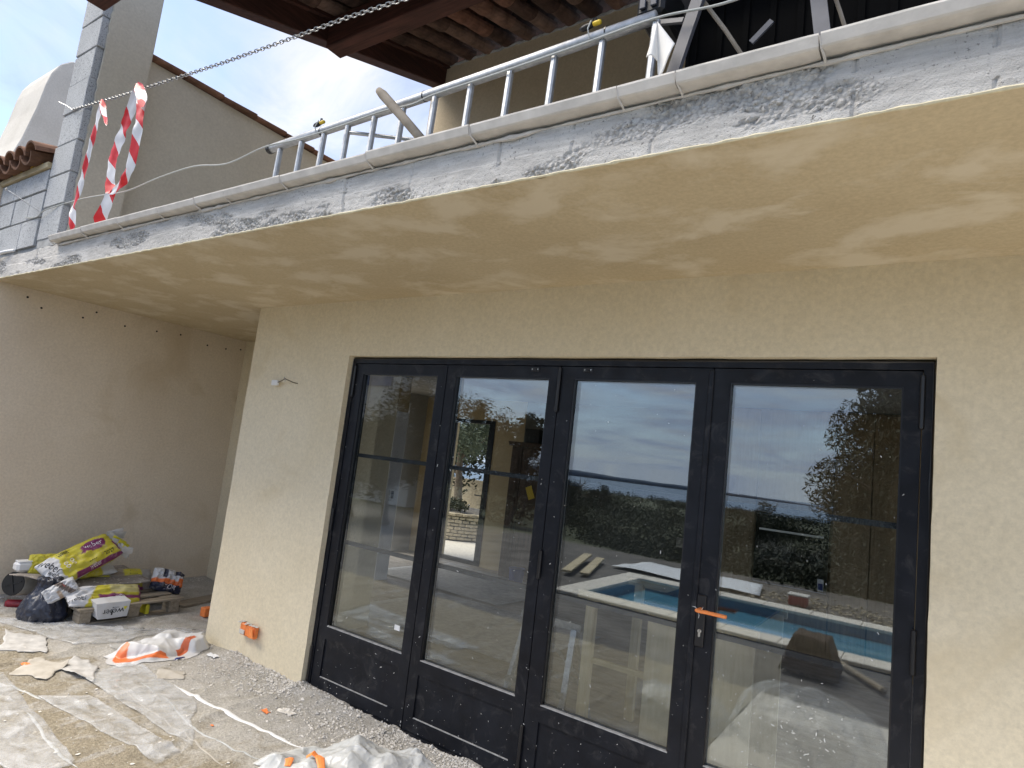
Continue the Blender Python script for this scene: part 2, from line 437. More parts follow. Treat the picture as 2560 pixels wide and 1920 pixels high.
k = NT('milky_plastic'); v = k.pos()
k.col(k.ramp(k.noise(v, 9, 5), [(0.3, (0.62, 0.645, 0.65)), (0.7, (0.76, 0.78, 0.78))])).rough(0.28)
wv = k.n('ShaderNodeVectorMath', operation='ADD'); k.l(v, wv.inputs[0]); nn = k.n('ShaderNodeTexNoise'); nn.inputs['Scale'].default_value = 9; k.l(v, nn.inputs['Vector']); sc2 = k.n('ShaderNodeVectorMath', operation='SCALE'); sc2.inputs['Scale'].default_value = 0.12; k.l(nn.outputs['Color'], sc2.inputs[0]); k.l(sc2.outputs[0], wv.inputs[1])
k.bump(k.voro(wv.outputs[0], 13), 0.55, 0.03)
k.b.inputs['Alpha'].default_value = 0.66
M['milky'] = k.m
k = NT('clear_film'); v = k.pos()
fv = k.noise(v, 7, 5, 0.6, 1.0)
k.col((0.70, 0.71, 0.72)).rough(0.22)
wv = k.n('ShaderNodeVectorMath', operation='ADD'); k.l(v, wv.inputs[0]); nn = k.n('ShaderNodeTexNoise'); nn.inputs['Scale'].default_value = 6; k.l(v, nn.inputs['Vector']); sc2 = k.n('ShaderNodeVectorMath', operation='SCALE'); sc2.inputs['Scale'].default_value = 0.2; k.l(nn.outputs['Color'], sc2.inputs[0]); k.l(sc2.outputs[0], wv.inputs[1])
k.bump(k.voro(wv.outputs[0], 9), 0.7, 0.03)
k.l(k.ramp(fv, [(0.35, 0.10), (0.65, 0.42)]), k.b.inputs['Alpha'])
M['film'] = k.m

# glass: a pane reflects a little at each face and lets the rest through
k = NT('door_glass')
lw = k.n('ShaderNodeLayerWeight'); lw.inputs[0].default_value = 0.5
fac = k.math('ADD', k.math('MULTIPLY', k.math('POWER', lw.outputs['Facing'], 4.0), 0.8), 0.125)
tr = k.n('ShaderNodeBsdfTransparent'); tr.inputs[0].default_value = (0.94, 0.955, 0.95, 1)
gl = k.n('ShaderNodeBsdfGlossy'); gl.inputs['Roughness'].default_value = 0.0; gl.inputs[0].default_value = (0.88, 0.955, 1, 1)
ms = k.n('ShaderNodeMixShader'); k.l(fac, ms.inputs[0]); k.l(tr.outputs[0], ms.inputs[1]); k.l(gl.outputs[0], ms.inputs[2])
k.l(ms.outputs[0], k.t.nodes['Material Output'].inputs[0])
M['glass'] = k.m

# dusty site floor: plastic film, plaster dust, damp sandy patches
k = NT('dusty_site_floor'); v = k.pos()
dust = k.ramp(k.noise(v, 6, 8, 0.65, 0.6), [(0.3, (0.44, 0.415, 0.365)), (0.7, (0.60, 0.575, 0.535))])
sand = k.ramp(k.noise(v, 50, 5, 0.7), [(0.3, (0.22, 0.18, 0.12)), (0.7, (0.44, 0.385, 0.285))])
sx = k.n('ShaderNodeSeparateXYZ'); k.l(v, sx.inputs[0])
# the damp sandy part lies in front, towards -Y, with a ragged border
edge = k.math('ADD', k.math('MULTIPLY', sx.outputs[1], -0.75), k.math('MULTIPLY', k.noise(v, 4.2, 6, 0.6, 0.8), 1.4))
sm = k.ramp(edge, [(1.10/1.0-0.02 if False else 0.98, 0.0), (1.0, 0.0)])
sm = k.ramp(k.math('MULTIPLY', edge, 0.5), [(0.62, 0.0), (0.76, 0.9)])
c = k.mix(sm, dust, sand)
film = k.ramp(k.noise(k.pos((1.0, 0.45, 1)), 5.5, 7, 0.6, 1.5), [(0.58, 0.0), (0.72, 0.42)])
c = k.mix(film, c, (0.70, 0.70, 0.72))
gr = k.ramp(k.noise(v, 85, 5, 0.75), [(0.32, 0.58), (0.62, 1.08)])
c = k.mix(1.0, c, gr, 'MULTIPLY')
k.col(c).rough(k.ramp(film, [(0, 0.95), (1, 0.5)])).spec(0.25)
k.bump(k.math('ADD', k.noise(v, 45, 6, 0.7), k.math('MULTIPLY', k.noise(v, 160, 4, 0.7), 0.7)), 0.9, 0.014)
M['floor'] = k.m
k = NT('rubble_plaster'); v = k.pos()
k.col(k.ramp(k.noise(v, 18, 5, 0.6), [(0.3, (0.54, 0.51, 0.46)), (0.7, (0.74, 0.71, 0.66))])).rough(0.95).bump(k.noise(v, 150, 4), 0.4, 0.004)
M['rubble'] = k.m

k = NT('yard_ground'); v = k.pos()
near = k.ramp(k.noise(v, 2.2, 8, 0.65), [(0.3, (0.12, 0.105, 0.088)), (0.7, (0.22, 0.20, 0.175))])
far = k.ramp(k.noise(v, 0.15, 7, 0.65), [(0.3, (0.045, 0.055, 0.025)), (0.7, (0.085, 0.09, 0.045))])
sy = k.n('ShaderNodeSeparateXYZ'); k.l(v, sy.inputs[0])
fm = k.ramp(k.math('MULTIPLY', sy.outputs[1], -0.02), [(0.17, 0.0), (0.21, 1.0)])
k.col(k.mix(fm, near, far)).rough(0.97).bump(k.noise(v, 20, 6), 0.5, 0.02)
M['yard'] = k.m
k = NT('sea_water'); v = k.pos()
k.col((0.035, 0.075, 0.125)).rough(0.28).bump(k.noise(v, 0.05, 4), 0.3, 3)
M['sea'] = k.m
k = NT('pool_water'); v = k.pos()
k.col(k.ramp(k.noise(v, 1.2, 3), [(0.3, (0.06, 0.20, 0.30)), (0.7, (0.085, 0.26, 0.37))])).rough(0.06).bump(k.noise(v, 4, 3), 0.08, 0.02)
M['poolwater'] = k.m
M['poolliner'] = simple('pool_liner', (0.10, 0.20, 0.28), 0.5, var=0.1)
M['coping'] = simple('pool_coping', (0.66, 0.62, 0.55), 0.8, var=0.12, bump=0.2)
M['deck'] = simple('pale_deck', (0.105, 0.096, 0.088), 0.9, var=0.45, scale=2.2, bump=0.4, bscale=30, obj=False)
M['hill'] = simple('distant_headland', (0.10, 0.135, 0.19), 1.0, var=0.15, scale=0.01, obj=False)
def foliage(name, lo, hi):
    k = NT(name); v = k.pos()
    k.col(k.ramp(k.noise(v, 2.2, 6, 0.7), [(0.3, lo), (0.7, hi)])).rough(0.7).spec(0.25)
    return k.m
M['pine'] = foliage('pine_needles', (0.016, 0.021, 0.010), (0.038, 0.046, 0.022))
M['shrub'] = foliage('garrigue_leaves', (0.018, 0.022, 0.012), (0.036, 0.041, 0.022))
M['olive'] = foliage('olive_leaves', (0.055, 0.075, 0.045), (0.15, 0.18, 0.12))
M['bark'] = simple('bark', (0.14, 0.11, 0.08), 0.95, var=0.35, scale=18, bump=0.6, bscale=30)
M['stone'] = simple('dry_stone', (0.36, 0.31, 0.22), 0.95, var=0.3, scale=11, bump=0.5, bscale=40, obj=False)
M['gravel'] = simple('pale_gravel', (0.52, 0.49, 0.43), 0.95, var=0.2, scale=30, bump=0.6, bscale=50, obj=False)

k = NT('interior_floor'); v = k.pos()
k.col(k.ramp(k.noise(k.pos((1, 2.2, 1)), 5, 7, 0.62, 0.5), [(0.3, (0.24, 0.21, 0.18)), (0.7, (0.44, 0.41, 0.37))])).rough(0.6).bump(k.noise(v, 14, 5), 0.35, 0.01)
M['infloor'] = k.m
M['inwall'] = plaster('interior_plaster', (0.34, 0.33, 0.30), (0.42, 0.41, 0.38), grain=0.1, scale=1.2)
M['kitwall'] = plaster('kitchen_plaster', (0.17, 0.175, 0.16), (0.22, 0.225, 0.205), grain=0.1, scale=1.2)
M['inwarm'] = plaster('interior_warm_plaster', (0.56, 0.44, 0.25), (0.64, 0.52, 0.32), grain=0.1, scale=1.5)
M['incol'] = simple('white_boarding', (0.80, 0.80, 0.81), 0.8, var=0.05)
M['blackglass'] = simple('oven_glass', (0.006, 0.008, 0.008), 0.08)

# ------------------------------------------------------------ the setting: ground, sea, headland
def terrain(x, y):
    if y > -9.6: return -0.035
    d = -9.6-y
    return -0.035 - 0.12*min(d, 3) - 0.022*max(0, min(d-3, 110)) - 0.105*max(0, d-113) + 0.5*nz(x*0.05, y*0.05, 2)*min(1, d/15)
mb = MB()
ys = [30, 20, 12, 8, 4, 0, -2, -4.35, -7.0, -9, -9.6, -10.5, -12, -14, -17, -20, -25, -30, -40, -55, -80, -120, -180, -260, -350, -390]
xs = [-700, -400, -220, -120, -70, -45, -30, -22, -16, -12, -9, -6, -3, -0.75, 3, 6, 8.2, 12, 16, 22, 30, 45, 70, 120, 220, 400, 700]
mb.add([(x, y, terrain(x, y)) for y in ys for x in xs],
       [(j*len(xs)+i, j*len(xs)+i+1, (j+1)*len(xs)+i+1, (j+1)*len(xs)+i) for j in range(len(ys)-1) for i in range(len(xs)-1)
        if not (-3.3 < (xs[i]+xs[i+1])/2 and False)])
# leave a hole for the pool basin: the deck sheet covers that stretch
mb.f = [f for f in mb.f if not (all(-0.8 < mb.v[i][0] < 8.3 and -7.1 < mb.v[i][1] < -4.3 for i in f))]
struct(mb.build('ground', M['yard'], smooth=True))
struct(MB().grid(48, 2, lambda u, v: (math.cos(2*math.pi*u)*(3300*v+1), math.sin(2*math.pi*u)*(3300*v+1), -33.5), closed_u=True).build('sea', M['sea']))
mb = MB()
mb.grid(60, 2, lambda u, v: (-2600+u*2300, -2950+500*u, -33.6+v*max(1.0, (20+16*nz(u*5, 1)+9*nz(u*13, 4))*math.sin(math.pi*min(1, u*1.0))**0.7)))
hl = mb.build('headland', M['hill'], smooth=True, thick=60)
struct(hl)

# pool deck with its basin left open
mb = MB()
for x0, x1, y0, y1 in ((-4.5, -0.75, -9.4, -2.6), (-0.75, 9, -9.4, -7.0), (-0.75, 9, -4.35, -2.6), (8.2, 9, -7.0, -4.35)):
    mb.box(x0, x1, y0, y1, -0.25, -0.012)
struct(mb.build('pool_deck', M['deck']))

# site floor in front of the door: real lumps, film ridges and sags
def floor_z(x, y):
    z = 0.006 + 0.004*fbm(x*3, y*3, 1, 3) + 0.0022*fbm(x*16, y*16, 5, 3)
    r = 1-abs(nz(x*1.5+0.4*nz(x*2, y*2), y*0.75+x*0.8, 9)); z += 0.013*max(0, (r-0.88)/0.12)
    r = 1-abs(nz(x*2.8-y*1.4, y*1.9, 31)); z += 0.009*max(0, (r-0.88)/0.12)
    r = 1-abs(nz(x*5.2+y*3.1, y*4.4-x, 47)); z += 0.004*max(0, (r-0.86)/0.14)
    w = max(0, 1-abs(y+0.05)/0.26)*sstep(-1.15, -0.9, x)*(1-sstep(0.1, 1.1, x)); z += w*w*0.028*(1+0.5*nz(x*5, y*5))
    w = max(0, 1-abs(x+3.0)/0.25); z += w*w*0.02
    return z
mb = MB()
nx, ny = 330, 190
X0, X1, Y0, Y1 = -3.25, 2.2, -2.62, 1.05
mb.grid(nx, ny, lambda u, v: (X0+(X1-X0)*u, Y0+(Y1-Y0)*v, floor_z(X0+(X1-X0)*u, Y0+(Y1-Y0)*v)))
def keep(f):
    cx = sum(mb.v[i][0] for i in f)/4; cy = sum(mb.v[i][1] for i in f)/4
    return not (cx > -1.1 and cy > -0.0) 
mb.f = [f for f in mb.f if keep(f)]
struct(mb.build('site_floor', M['floor'], smooth=True))
mb = MB(); mb.box(2.2, 7, -2.62, -0.02, -0.2, 0.004); struct(mb.build('bounce_apron', M['coping']))  # out of view; made pale to bounce light up under the slab
# ------------------------------------------------------------ house: facade wall with the door opening
FY = -0.0456
house = thing('facade_wall', 'cream plastered ground floor wall round the black glass doors', 'wall', (2.0, 0.1, 0))
xc = [-1.112+0.0463*i for i in range(24)]+[-0.006] + [0.05*i for i in range(1, 66)]+[3.292] + [3.33+0.09*i for i in range(25)]
zc_ = [-0.08+0.07*i for i in range(32)]
zc_ = [z for z in zc_ if z < 2.12]+[2.163]+[2.20+0.05*i for i in range(7)]+[2.549]
bm = bmesh.new(); gv = {}
for i, x in enumerate(xc):
    for j, z in enumerate(zc_):
        dy = 0.0035*fbm(x*1.4, z*1.4, 3, 2)
        dx = 0.004*nz(z*6, 3.3) if i == 0 else (0.003*nz(z*9, 8) if x in (-0.006, 3.292) else 0)
        dz = 0.004*nz(x*5, 5.5) if abs(z-2.163) < 1e-6 else 0
        gv[i, j] = bm.verts.new((x+dx-2.0, FY+dy-0.1, z+dz))
for i in range(len(xc)-1):
    for j in range(len(zc_)-1):
        if -0.01 < xc[i] and xc[i+1] < 3.2925 and zc_[j+1] < 2.164: continue
        bm.faces.new((gv[i, j], gv[i+1, j], gv[i+1, j+1], gv[i, j+1]))
ed = [e for e in bm.edges if e.is_boundary]
ret = bmesh.ops.extrude_edge_only(bm, edges=ed)
for v_ in [g for g in ret['geom'] if isinstance(g, bmesh.types.BMVert)]:
    v_.co.y = (0.30 if v_.co.x > -1.0-2+0.5 else 0.30)-0.1
bmesh.ops.recalc_face_normals(bm, faces=bm.faces)
me = bpy.data.meshes.new('wall_face'); bm.to_mesh(me); bm.free()
me.polygons.foreach_set('use_smooth', [False]*len(me.polygons))
me.materials.append(M['wall'])
o = bpy.data.objects.new('wall_face', me); COL.objects.link(o); o.parent = house
# return of the facade into the recess on the left
MB().box(-1.112, -0.99, 0.30, 1.06, -0.08, 2.549).build('recess_return', M['wall'], house)

side = thing('side_wall', 'beige plastered side wall with drill holes behind the sacks', 'wall', (-3.1, 0, 0))
mb = MB()
mb.grid(60, 50, lambda u, v: (-3.0026+0.004*fbm(u*3, v*3, 6, 2), -1.19+u*2.5, -0.06+v*2.612))
mb.build('wall_face', M['sidewall'], side, smooth=True)
MB().box(-3.25, -3.012, -1.188, 1.30, -0.06, 2.549).build('wall_core', M['sidewall'], side)
hole = mesh_of(MB().lathe((0, 0, 0), [(0.0085, 0.0), (0.0085, 0.003), (0.006, 0.0035), (0.0055, 0.0005)], 10, (1, 0, 0)), 'drill_hole', simple('hole_dark', (0.012, 0.010, 0.008), 1.0))
for y, z in ((-0.958, 2.471), (-0.848, 2.408), (-0.532, 2.405), (-0.434, 2.48), (-0.181, 2.415), (0.109, 2.434), (0.341, 2.455), (0.632, 2.411), (0.839, 2.417), (1.008, 2.445)):
    put('drill_hole', hole, side, (-3.000, y, z))
rb = thing('recess_wall', 'plastered back wall of the shaded recess', 'wall', (-2.0, 1.18, 0))
MB().box(-3.25, -0.82, 1.06, 1.30, -0.06, 2.549).build('wall_face', M['wall'], rb)

# ------------------------------------------------------------ balcony slab
slab = thing('balcony_slab', 'rough grey concrete balcony slab with damp plastered underside', 'balcony', (1.0, -0.6, 2.549))
SB, ST, SY = 2.549, 2.724, -1.203
JO = [(-2.2, .6), (-1.0, .5), (0.2, .5), (1.165, 1.0), (1.55, .5), (1.98, 1.0), (2.275, .9), (2.56, .7), (3.10, .9), (3.385, .9)]
def slab_pt(x, t):
    zb = SB-0.002+0.004*nz(x*9, 1)+0.003*nz(x*40, 2)
    zt = ST+0.012*nz(x*3.1, 7)+0.009*nz(x*13, 9)-0.02*max(0, nz(x*1.1, 17))
    z = zb+(zt-zb)*t
    y = SY + 0.006*nz(x*1.5, z*4, 2) + 0.0016*fbm(x*30, z*45, 4, 2)
    # honeycombed pockets where the aggregate shows
    pk = fbm(x*1.9, z*6.5, 21, 4) + 0.34*(0.5-t) - 0.10*abs(t-0.45)
    for jx, js in JO:
        pk += 0.30*js*math.exp(-((x-jx-0.02*nz(z*20, jx))/0.045)**2)*(0.4+0.6*(1-t))*(0.5+nz(z*14, jx*3))
    m = sstep(0.10, 0.34, pk)
    if m > 0:
        d = noise.voronoi(Vector((x*62, z*62, 0)))[0]
        y += m*(0.017-0.021*max(0, 1-d[0]*1.5)) * (0.6+0.6*nz(x*9, z*9, 3))
    for jx, js in JO:
        dj = abs(x-jx-0.004*nz(z*25, jx))
        if dj < 0.0045 and nz(z*16, jx) > -0.12: y += 0.007*js
    # boards of the formwork
    y += 0.0025*(1 if (t > 0.52+0.03*nz(x*0.7, 3)) else 0)
    HM.append(m)
    return (x, y, z)
HM = []
mb = MB()
xs_ = [-4.6+0.05*i for i in range(28)]
x = xs_[-1]+0.008
while x < 3.9: xs_.append(x); x += 0.0085
xs_ += [4.0+0.1*i for i in range(14)]
NZ = 30
mb.add([slab_pt(x, j/(NZ-1)) for j in range(NZ) for x in xs_],
       [(j*len(xs_)+i, j*len(xs_)+i+1, (j+1)*len(xs_)+i+1, (j+1)*len(xs_)+i) for j in range(NZ-1) for i in range(len(xs_)-1)])
mb.build('concrete_edge', M['concrete'], slab, smooth=False, cols=[(q*0.85, q, q) for q in HM])
MB().box(-4.6, 5.3, -1.178, 5.2, 2.556, 2.735).build('slab_core', M['concrete'], slab)
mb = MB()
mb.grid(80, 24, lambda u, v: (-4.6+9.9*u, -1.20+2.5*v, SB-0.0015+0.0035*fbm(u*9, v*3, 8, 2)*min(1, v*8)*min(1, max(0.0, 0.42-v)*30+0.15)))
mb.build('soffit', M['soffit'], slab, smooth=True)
# ragged lip of plaster along the lower front edge
mb = MB(); pts = []; rs = []
x = -4.5
while x < 5.0:
    pts.append((x, SY-0.001+0.002*nz(x*15, 4), SB-0.001+0.0035*nz(x*18, 6))); rs.append(0.0045+0.003*nz(x*26, 8)+0.002*nz(x*60, 3)); x += 0.02
mb.tube(pts, rs, 6); mb.build('plaster_lip', M['lip'], slab, smooth=False)

nos = thing('edge_nosing', 'row of pale stone nosing pieces along the balcony edge', 'nosing', (1.0, -1.2, 2.71))
prof = [(-1.06, 2.768), (-1.258, 2.771), (-1.263, 2.768), (-1.263, 2.762), (-1.253, 2.737), (-1.248, 2.733), (-1.238, 2.7315), (-1.06, 2.731)]
jx = [-1.86, -1.35, -0.85, -0.36, 0.02, 0.30, 0.76, 1.33, 1.87, 2.45, 2.638, 3.02, 3.45, 3.95, 4.5]
for i in range(len(jx)-1):
    dz = random.uniform(-0.003, 0.003); dy = random.uniform(-0.003, 0.003); mb = MB()
    n = 7
    rows = []
    for k_ in range(n+1):
        x = jx[i]+0.0025+(jx[i+1]-jx[i]-0.005)*k_/n
        rows.append([(x, y+dy+0.0012*nz(x*14, q), z+dz+0.0012*nz(x*11, q+3)) for q, (y, z) in enumerate(prof)])
    P = len(prof)
    mb.add([p for r in rows for p in r], [(a*P+b, a*P+(b+1)%P, (a+1)*P+(b+1)%P, (a+1)*P+b) for a in range(n) for b in range(P)]+[tuple(range(P)), tuple(n*P+q for q in range(P-1, -1, -1))])
    mb.build('nosing_piece', M['nosing'], nos)
    # mortar squeezed out at the joint
    mm = MB(); x = jx[i]
    mm.tube([(x, -1.263+dy, 2.758), (x+0.003, -1.250, 2.733), (x+0.008, -1.232, 2.722), (x+0.010, -1.213, 2.712)], [0.002, 0.003, 0.004, 0.003], 6)
    mm.build('joint_mortar', M['nosing'], nos)
# ragged bed of mortar under the nosing
mb = MB(); x = -1.85; pts = []; rs = []
while x < 4.5:
    w = max(0.0, 0.35+nz(x*3.3, 12)+0.6*nz(x*9, 5))
    pts.append((x, -1.200-0.010*w+0.003*nz(x*30, 3), 2.722-0.010*w)); rs.append(0.003+0.010*min(1, w)*(0.7+0.5*nz(x*24, 8))); x += 0.018
mb.tube(pts, rs, 6); mb.build('bedding_mortar', M['nosing'], nos)

# ------------------------------------------------------------ upper floor wall
uw = thing('upper_wall', 'brown beige plastered upper wall behind the ladder', 'wall', (1.5, 1.6, 2.74))
mb = MB()
mb.grid(60, 30, lambda u, v: (-1.15+6.4*u+(0.012*nz(v*9, 2) if u == 0 else 0), 1.5+0.004*fbm(u*9, v*5, 2, 2), 2.735+2.80*v+0.010*nz(u*60, 4)*(1 if v == 1 else 0)))
mb.build('wall_face', M['upwall'], uw, smooth=True)
MB().box(-1.14, 5.25, 1.506, 1.75, 2.735, 5.54).build('wall_core', M['upwall'], uw)
MB().box(-1.14, -0.9, 1.76, 5.2, 2.735, 5.50).build('wall_return', M['upwall'], uw)

# ------------------------------------------------------------ block pillar, low block wall
pil = thing('block_pillar', 'bare grey concrete block pillar plastered on its inner side', 'pillar', (-2.13, -1.0, 2.74))
bl = mesh_of(MB().box(-0.18, 0.18, -0.185, 0.185, -0.1185, 0.1185), 'block', M['block'], bevel=0.004)
zj = [2.80, 3.055, 3.30, 3.548, 3.80, 4.04, 4.287, 4.532, 4.78, 5.02]
for i, z in enumerate(zj):
    put('block', bl, pil, (-2.13+random.uniform(-0.006, 0.006), -1.005+random.uniform(-0.004, 0.004), z+0.122), (0, 0, random.uniform(-0.01, 0.01)))
MB().box(-2.298, -1.958, -1.182, -0.83, 2.74, 5.25).build('mortar_core', M['mortar'], pil)
mb = MB(); N_ = 110
def rend(u, v, d):
    z = 2.735+2.55*v
    yf = -1.140+0.012*nz(z*7, 1)+0.010*nz(z*22, 2)
    return (-1.945+d+0.002*fbm(z*3, u*2, 1, 2), yf+(-0.825-yf)*u, z)
mb.grid(10, N_, lambda u, v: rend(u, v, 0.022))
n0 = len(mb.v)
mb.add([rend(0, j/(N_-1), 0.0) for j in range(N_)], []); mb.f += [(j*10, (j+1)*10, n0+j+1, n0+j) for j in range(N_-1)]
mb.add([(-1.98, -0.825, 2.735), (-1.98, -0.825, 5.285)], []); q = len(mb.v)
mb.f += [(9+j*10, 9+(j+1)*10, q-1 if j >= N_//2 else q-2) for j in range(N_-1)]
mb.build('plaster_coat', M['greywall'], pil, smooth=False)
MB().box(-2.31, -1.93, -0.825, -0.815, 2.735, 5.28).build('plaster_end', M['greywall'], pil)

lw_ = thing('low_block_wall', 'low grey concrete block wall left of the pillar', 'wall', (-2.8, -1.1, 2.74))
MB().box(-3.28, -2.32, -1.175, -1.02, 2.735, 3.36).build('mortar_core', M['mortar'], lw_)
for r_, (z0, z1, cuts) in enumerate(((2.768, 2.985, (-3.3, -3.06, -2.67, -2.328)), (2.998, 3.20, (-3.3, -2.93, -2.60, -2.328)), (3.213, 3.375, (-3.3, -2.98, -2.328)))):
    for a, b in zip(cuts[:-1], cuts[1:]):
        MB().box(a+0.006, b-0.006, -1.193+random.uniform(-0.003, 0.003), -1.05, z0, z1).build('block', M['block'], lw_, bevel=0.003)
MB().box(-3.3, -2.325, -1.215, -1.03, 3.381, 3.425).build('wall_plate', M['timber_x'], lw_)
nl = thing('corner_wall', 'beige plastered wall corner under the old tiles', 'wall', (-3.5, -0.9, 2.74))
MB().box(-3.75, -3.302, -1.24, -0.6, 2.70, 3.42).build('wall_face', M['sidewall'], nl)

# old tiled roof over the low wall, seen from below its edge
def tile_mesh(name, w0, w1, L_, h, mat, th=0.014, seg=9):
    mb = MB()
    def P(u, v, d):
        a = math.pi*u; w = (w0+(w1-w0)*v)/2
        return (-math.cos(a)*(w+d), (v-0.5)*L_, math.sin(a)*(h*(w/(w0/2))+d))
    mb.grid(seg, 2, lambda u, v: P(u, v, 0)); mb.grid(seg, 2, lambda u, v: P(u, v, th))
    n = seg*2
    for i in range(seg-1): mb.f += [(i, i+1, n+i+1, n+i), (seg+i, n+seg+i, n+seg+i+1, seg+i+1)]
    mb.f += [(0, n, n+seg, seg), (seg-1, 2*seg-1, n+2*seg-1, n+seg-1)]
    return mesh_of(mb, name, mat)
tl = tile_mesh('roof_tile', 0.19, 0.15, 0.46, 0.075, M['oldtile'])
rl = thing('old_tile_roof', 'old brown tile roof edge above the low block wall', 'roof', (-3.0, -0.9, 3.43))
sl = R(-14)
for i in range(7):
    for j in range(3):
        y = -1.08+0.0+j*0.36; z = 3.500+0.0+j*0.36*math.tan(R(14))
        x = -2.43-0.215*i
        put('roof_tile', tl, rl, (x+random.uniform(-.008, .008), y, z+0.030), (R(14), random.uniform(-.04, .04), 0))
        if i < 6: put('channel_tile', tl, rl, (x-0.107, y, z+0.045), (-R(14), math.pi, 0))
fo = [(-2.52, 3.452), (-2.72, 3.455), (-2.93, 3.448), (-2.60, 3.448), (-3.05, 3.45)]
for i, (x, z) in enumerate(fo):
    mb = MB(); s_ = 0.032 if i < 2 else 0.022
    mb.grid(9, 7, lambda u, v: (x+s_*1.5*math.cos(6.283*u)*math.sin(math.pi*v)*(1+0.4*nz(u*3, v*4, i)), -1.19+s_*0.7*math.sin(6.283*u)*math.sin(math.pi*v)-0.012, z+s_*0.7*math.cos(math.pi*v)*(1+0.4*nz(v*3, u*4, i+5))), closed_u=True)
    mb.build('foam_lump', M['foam'], rl)
# chimney hood beyond
ch = thing('chimney_hood', 'pale smooth plastered chimney hood with rounded shoulder', 'chimney', (-5.0, -0.45, 3.6))
mb = MB()
pr = [(-0.92, 3.55), (-0.80, 4.05), (-0.70, 4.45), (-0.63, 4.85), (-0.595, 5.15), (-0.565, 5.30), (-0.50, 5.44), (-0.41, 5.53), (-0.30, 5.56), (0.45, 5.56), (0.45, 3.55)]
mb.prism(pr, 'x', -5.9, -5.0)
mb.build('hood', M['whiteplaster'], ch, bevel=0.012)

# wall running back from the pillar, with tile coping
cw = thing('coping_wall', 'grey beige plastered parapet wall capped with a row of tiles', 'wall', (-2.2, 1.0, 2.74))
mb = MB(); mb.grid(40, 20, lambda u, v: (-2.10+0.005*fbm(u*6, v*3, 4, 2), -0.815+4.4*u, 2.735+1.745*v))
mb.build('wall_face', M['greywall'], cw, smooth=True)
MB().box(-2.30, -2.11, -0.815, 3.585, 2.735, 4.475).build('wall_core', M['greywall'], cw)
ct = mesh_of(MB().prism([(-0.135, 0.0), (0.13, 0.0), (0.142, 0.012), (0.138, 0.034), (0.05, 0.052), (-0.05, 0.052), (-0.135, 0.03)], 'y', -0.165, 0.165), 'coping_tile', M['oldtile'], bevel=0.004)
y = -0.64
i = 0
while y < 3.5:
    put('coping_tile', ct, cw, (-2.19+random.uniform(-.006, .006), y, 4.484+random.uniform(0, .006)), (R(1.8)+random.uniform(-.01, .01), 0, random.uniform(-.015, .015)))
    y += 0.334; i += 1

# ------------------------------------------------------------ tiled canopy over the terrace
can = thing('tiled_canopy', 'dark timber canopy with terracotta tiles seen from below', 'canopy', (0.5, 0.0, 4.4))
SL = math.atan(0.3206)
def roofz(y): return 5.535+0.3206*(y-1.5)
mb = MB()
def slopebeam(x0, x1, y0, y1, lo, hi):
    mb = MB(); mb.add([(x, y, roofz(y)+d) for x in (x0, x1) for y in (y0, y1) for d in (lo, hi)],
                      [(0, 1, 3, 2), (4, 6, 7, 5), (0, 4, 5, 1), (2, 3, 7, 6), (0, 2, 6, 4), (1, 5, 7, 3)]); return mb
slopebeam(-1.10, -0.975, -1.35, 1.505, -0.218, -0.012).build('edge_beam', M['darkbeam_y'], can, bevel=0.006)
slopebeam(-1.115, -1.10, -1.35, 1.505, -0.10, 0.05).build('barge_board', M['darkbeam_y'], can)
MB().box(-0.974, 4.0, 0.05, 0.21, 4.79, 5.055).build('purlin', M['darkbeam_x'], can, bevel=0.008)
MB().box(-1.4, 4.0, -1.48, -1.36, 4.25, 4.52).build('front_beam', M['darkbeam_x'], can, bevel=0.008)
tA = tile_mesh('channel_tile', 0.115, 0.145, 0.46, 0.045, M['tile'], th=0.012, seg=9)
tB = tile_mesh('cover_tile', 0.215, 0.185, 0.46, 0.085, M['tile'], th=0.012, seg=7)
PX, PY = 0.232, 0.345
nrow = 8
for i in range(13):
    for j in range(nrow):
        y = 1.46-j*PY*math.cos(SL)
        x = -0.90+i*PX
        yy = y-0.2; z = roofz(yy)
        # channel tile: rounded side down; each laps over the one below it
        if (x-1.9)*1.0 > 0 and y < -0.9: continue
        put('channel_tile', tA, can, (x+random.uniform(-.007, .007), yy, z+0.060+random.uniform(-.003, .003)), (-(SL-0.022), math.pi+random.uniform(-.05, .05), random.uniform(-.02, .02)))
        put('cover_tile', tB, can, (x+PX/2+random.uniform(-.004, .004), yy, z+0.040), (SL+0.03, random.uniform(-.04, .04), 0))
# added light blockers: boards over the tiles, at the front and left edge
slopebeam(-1.10, 4.0, -1.35, 1.75, 0.128, 0.145).build('light_block_top', M['darkbeam_y'], can)
slopebeam(-1.10, 4.0, -1.375, -1.352, -0.01, 0.145).build('light_block_front', M['darkbeam_x'], can)  # added to stop light leaking in at the open front
slopebeam(-0.974, -0.93, -1.35, 1.505, -0.03, 0.127).build('light_block_edge', M['darkbeam_y'], can)  # added to fill the bright gap beside the edge beam
# cement fillet where the tiles meet the wall
mb = MB(); pts = []; rs = []; x = -1.0
while x < 3.2: pts.append((x, 1.492, 5.525+0.012*nz(x*14, 3))); rs.append(0.012+0.008*nz(x*19, 5)); x += 0.022
mb.tube(pts, rs, 6); mb.build('cement_fillet', M['mortar'], can)
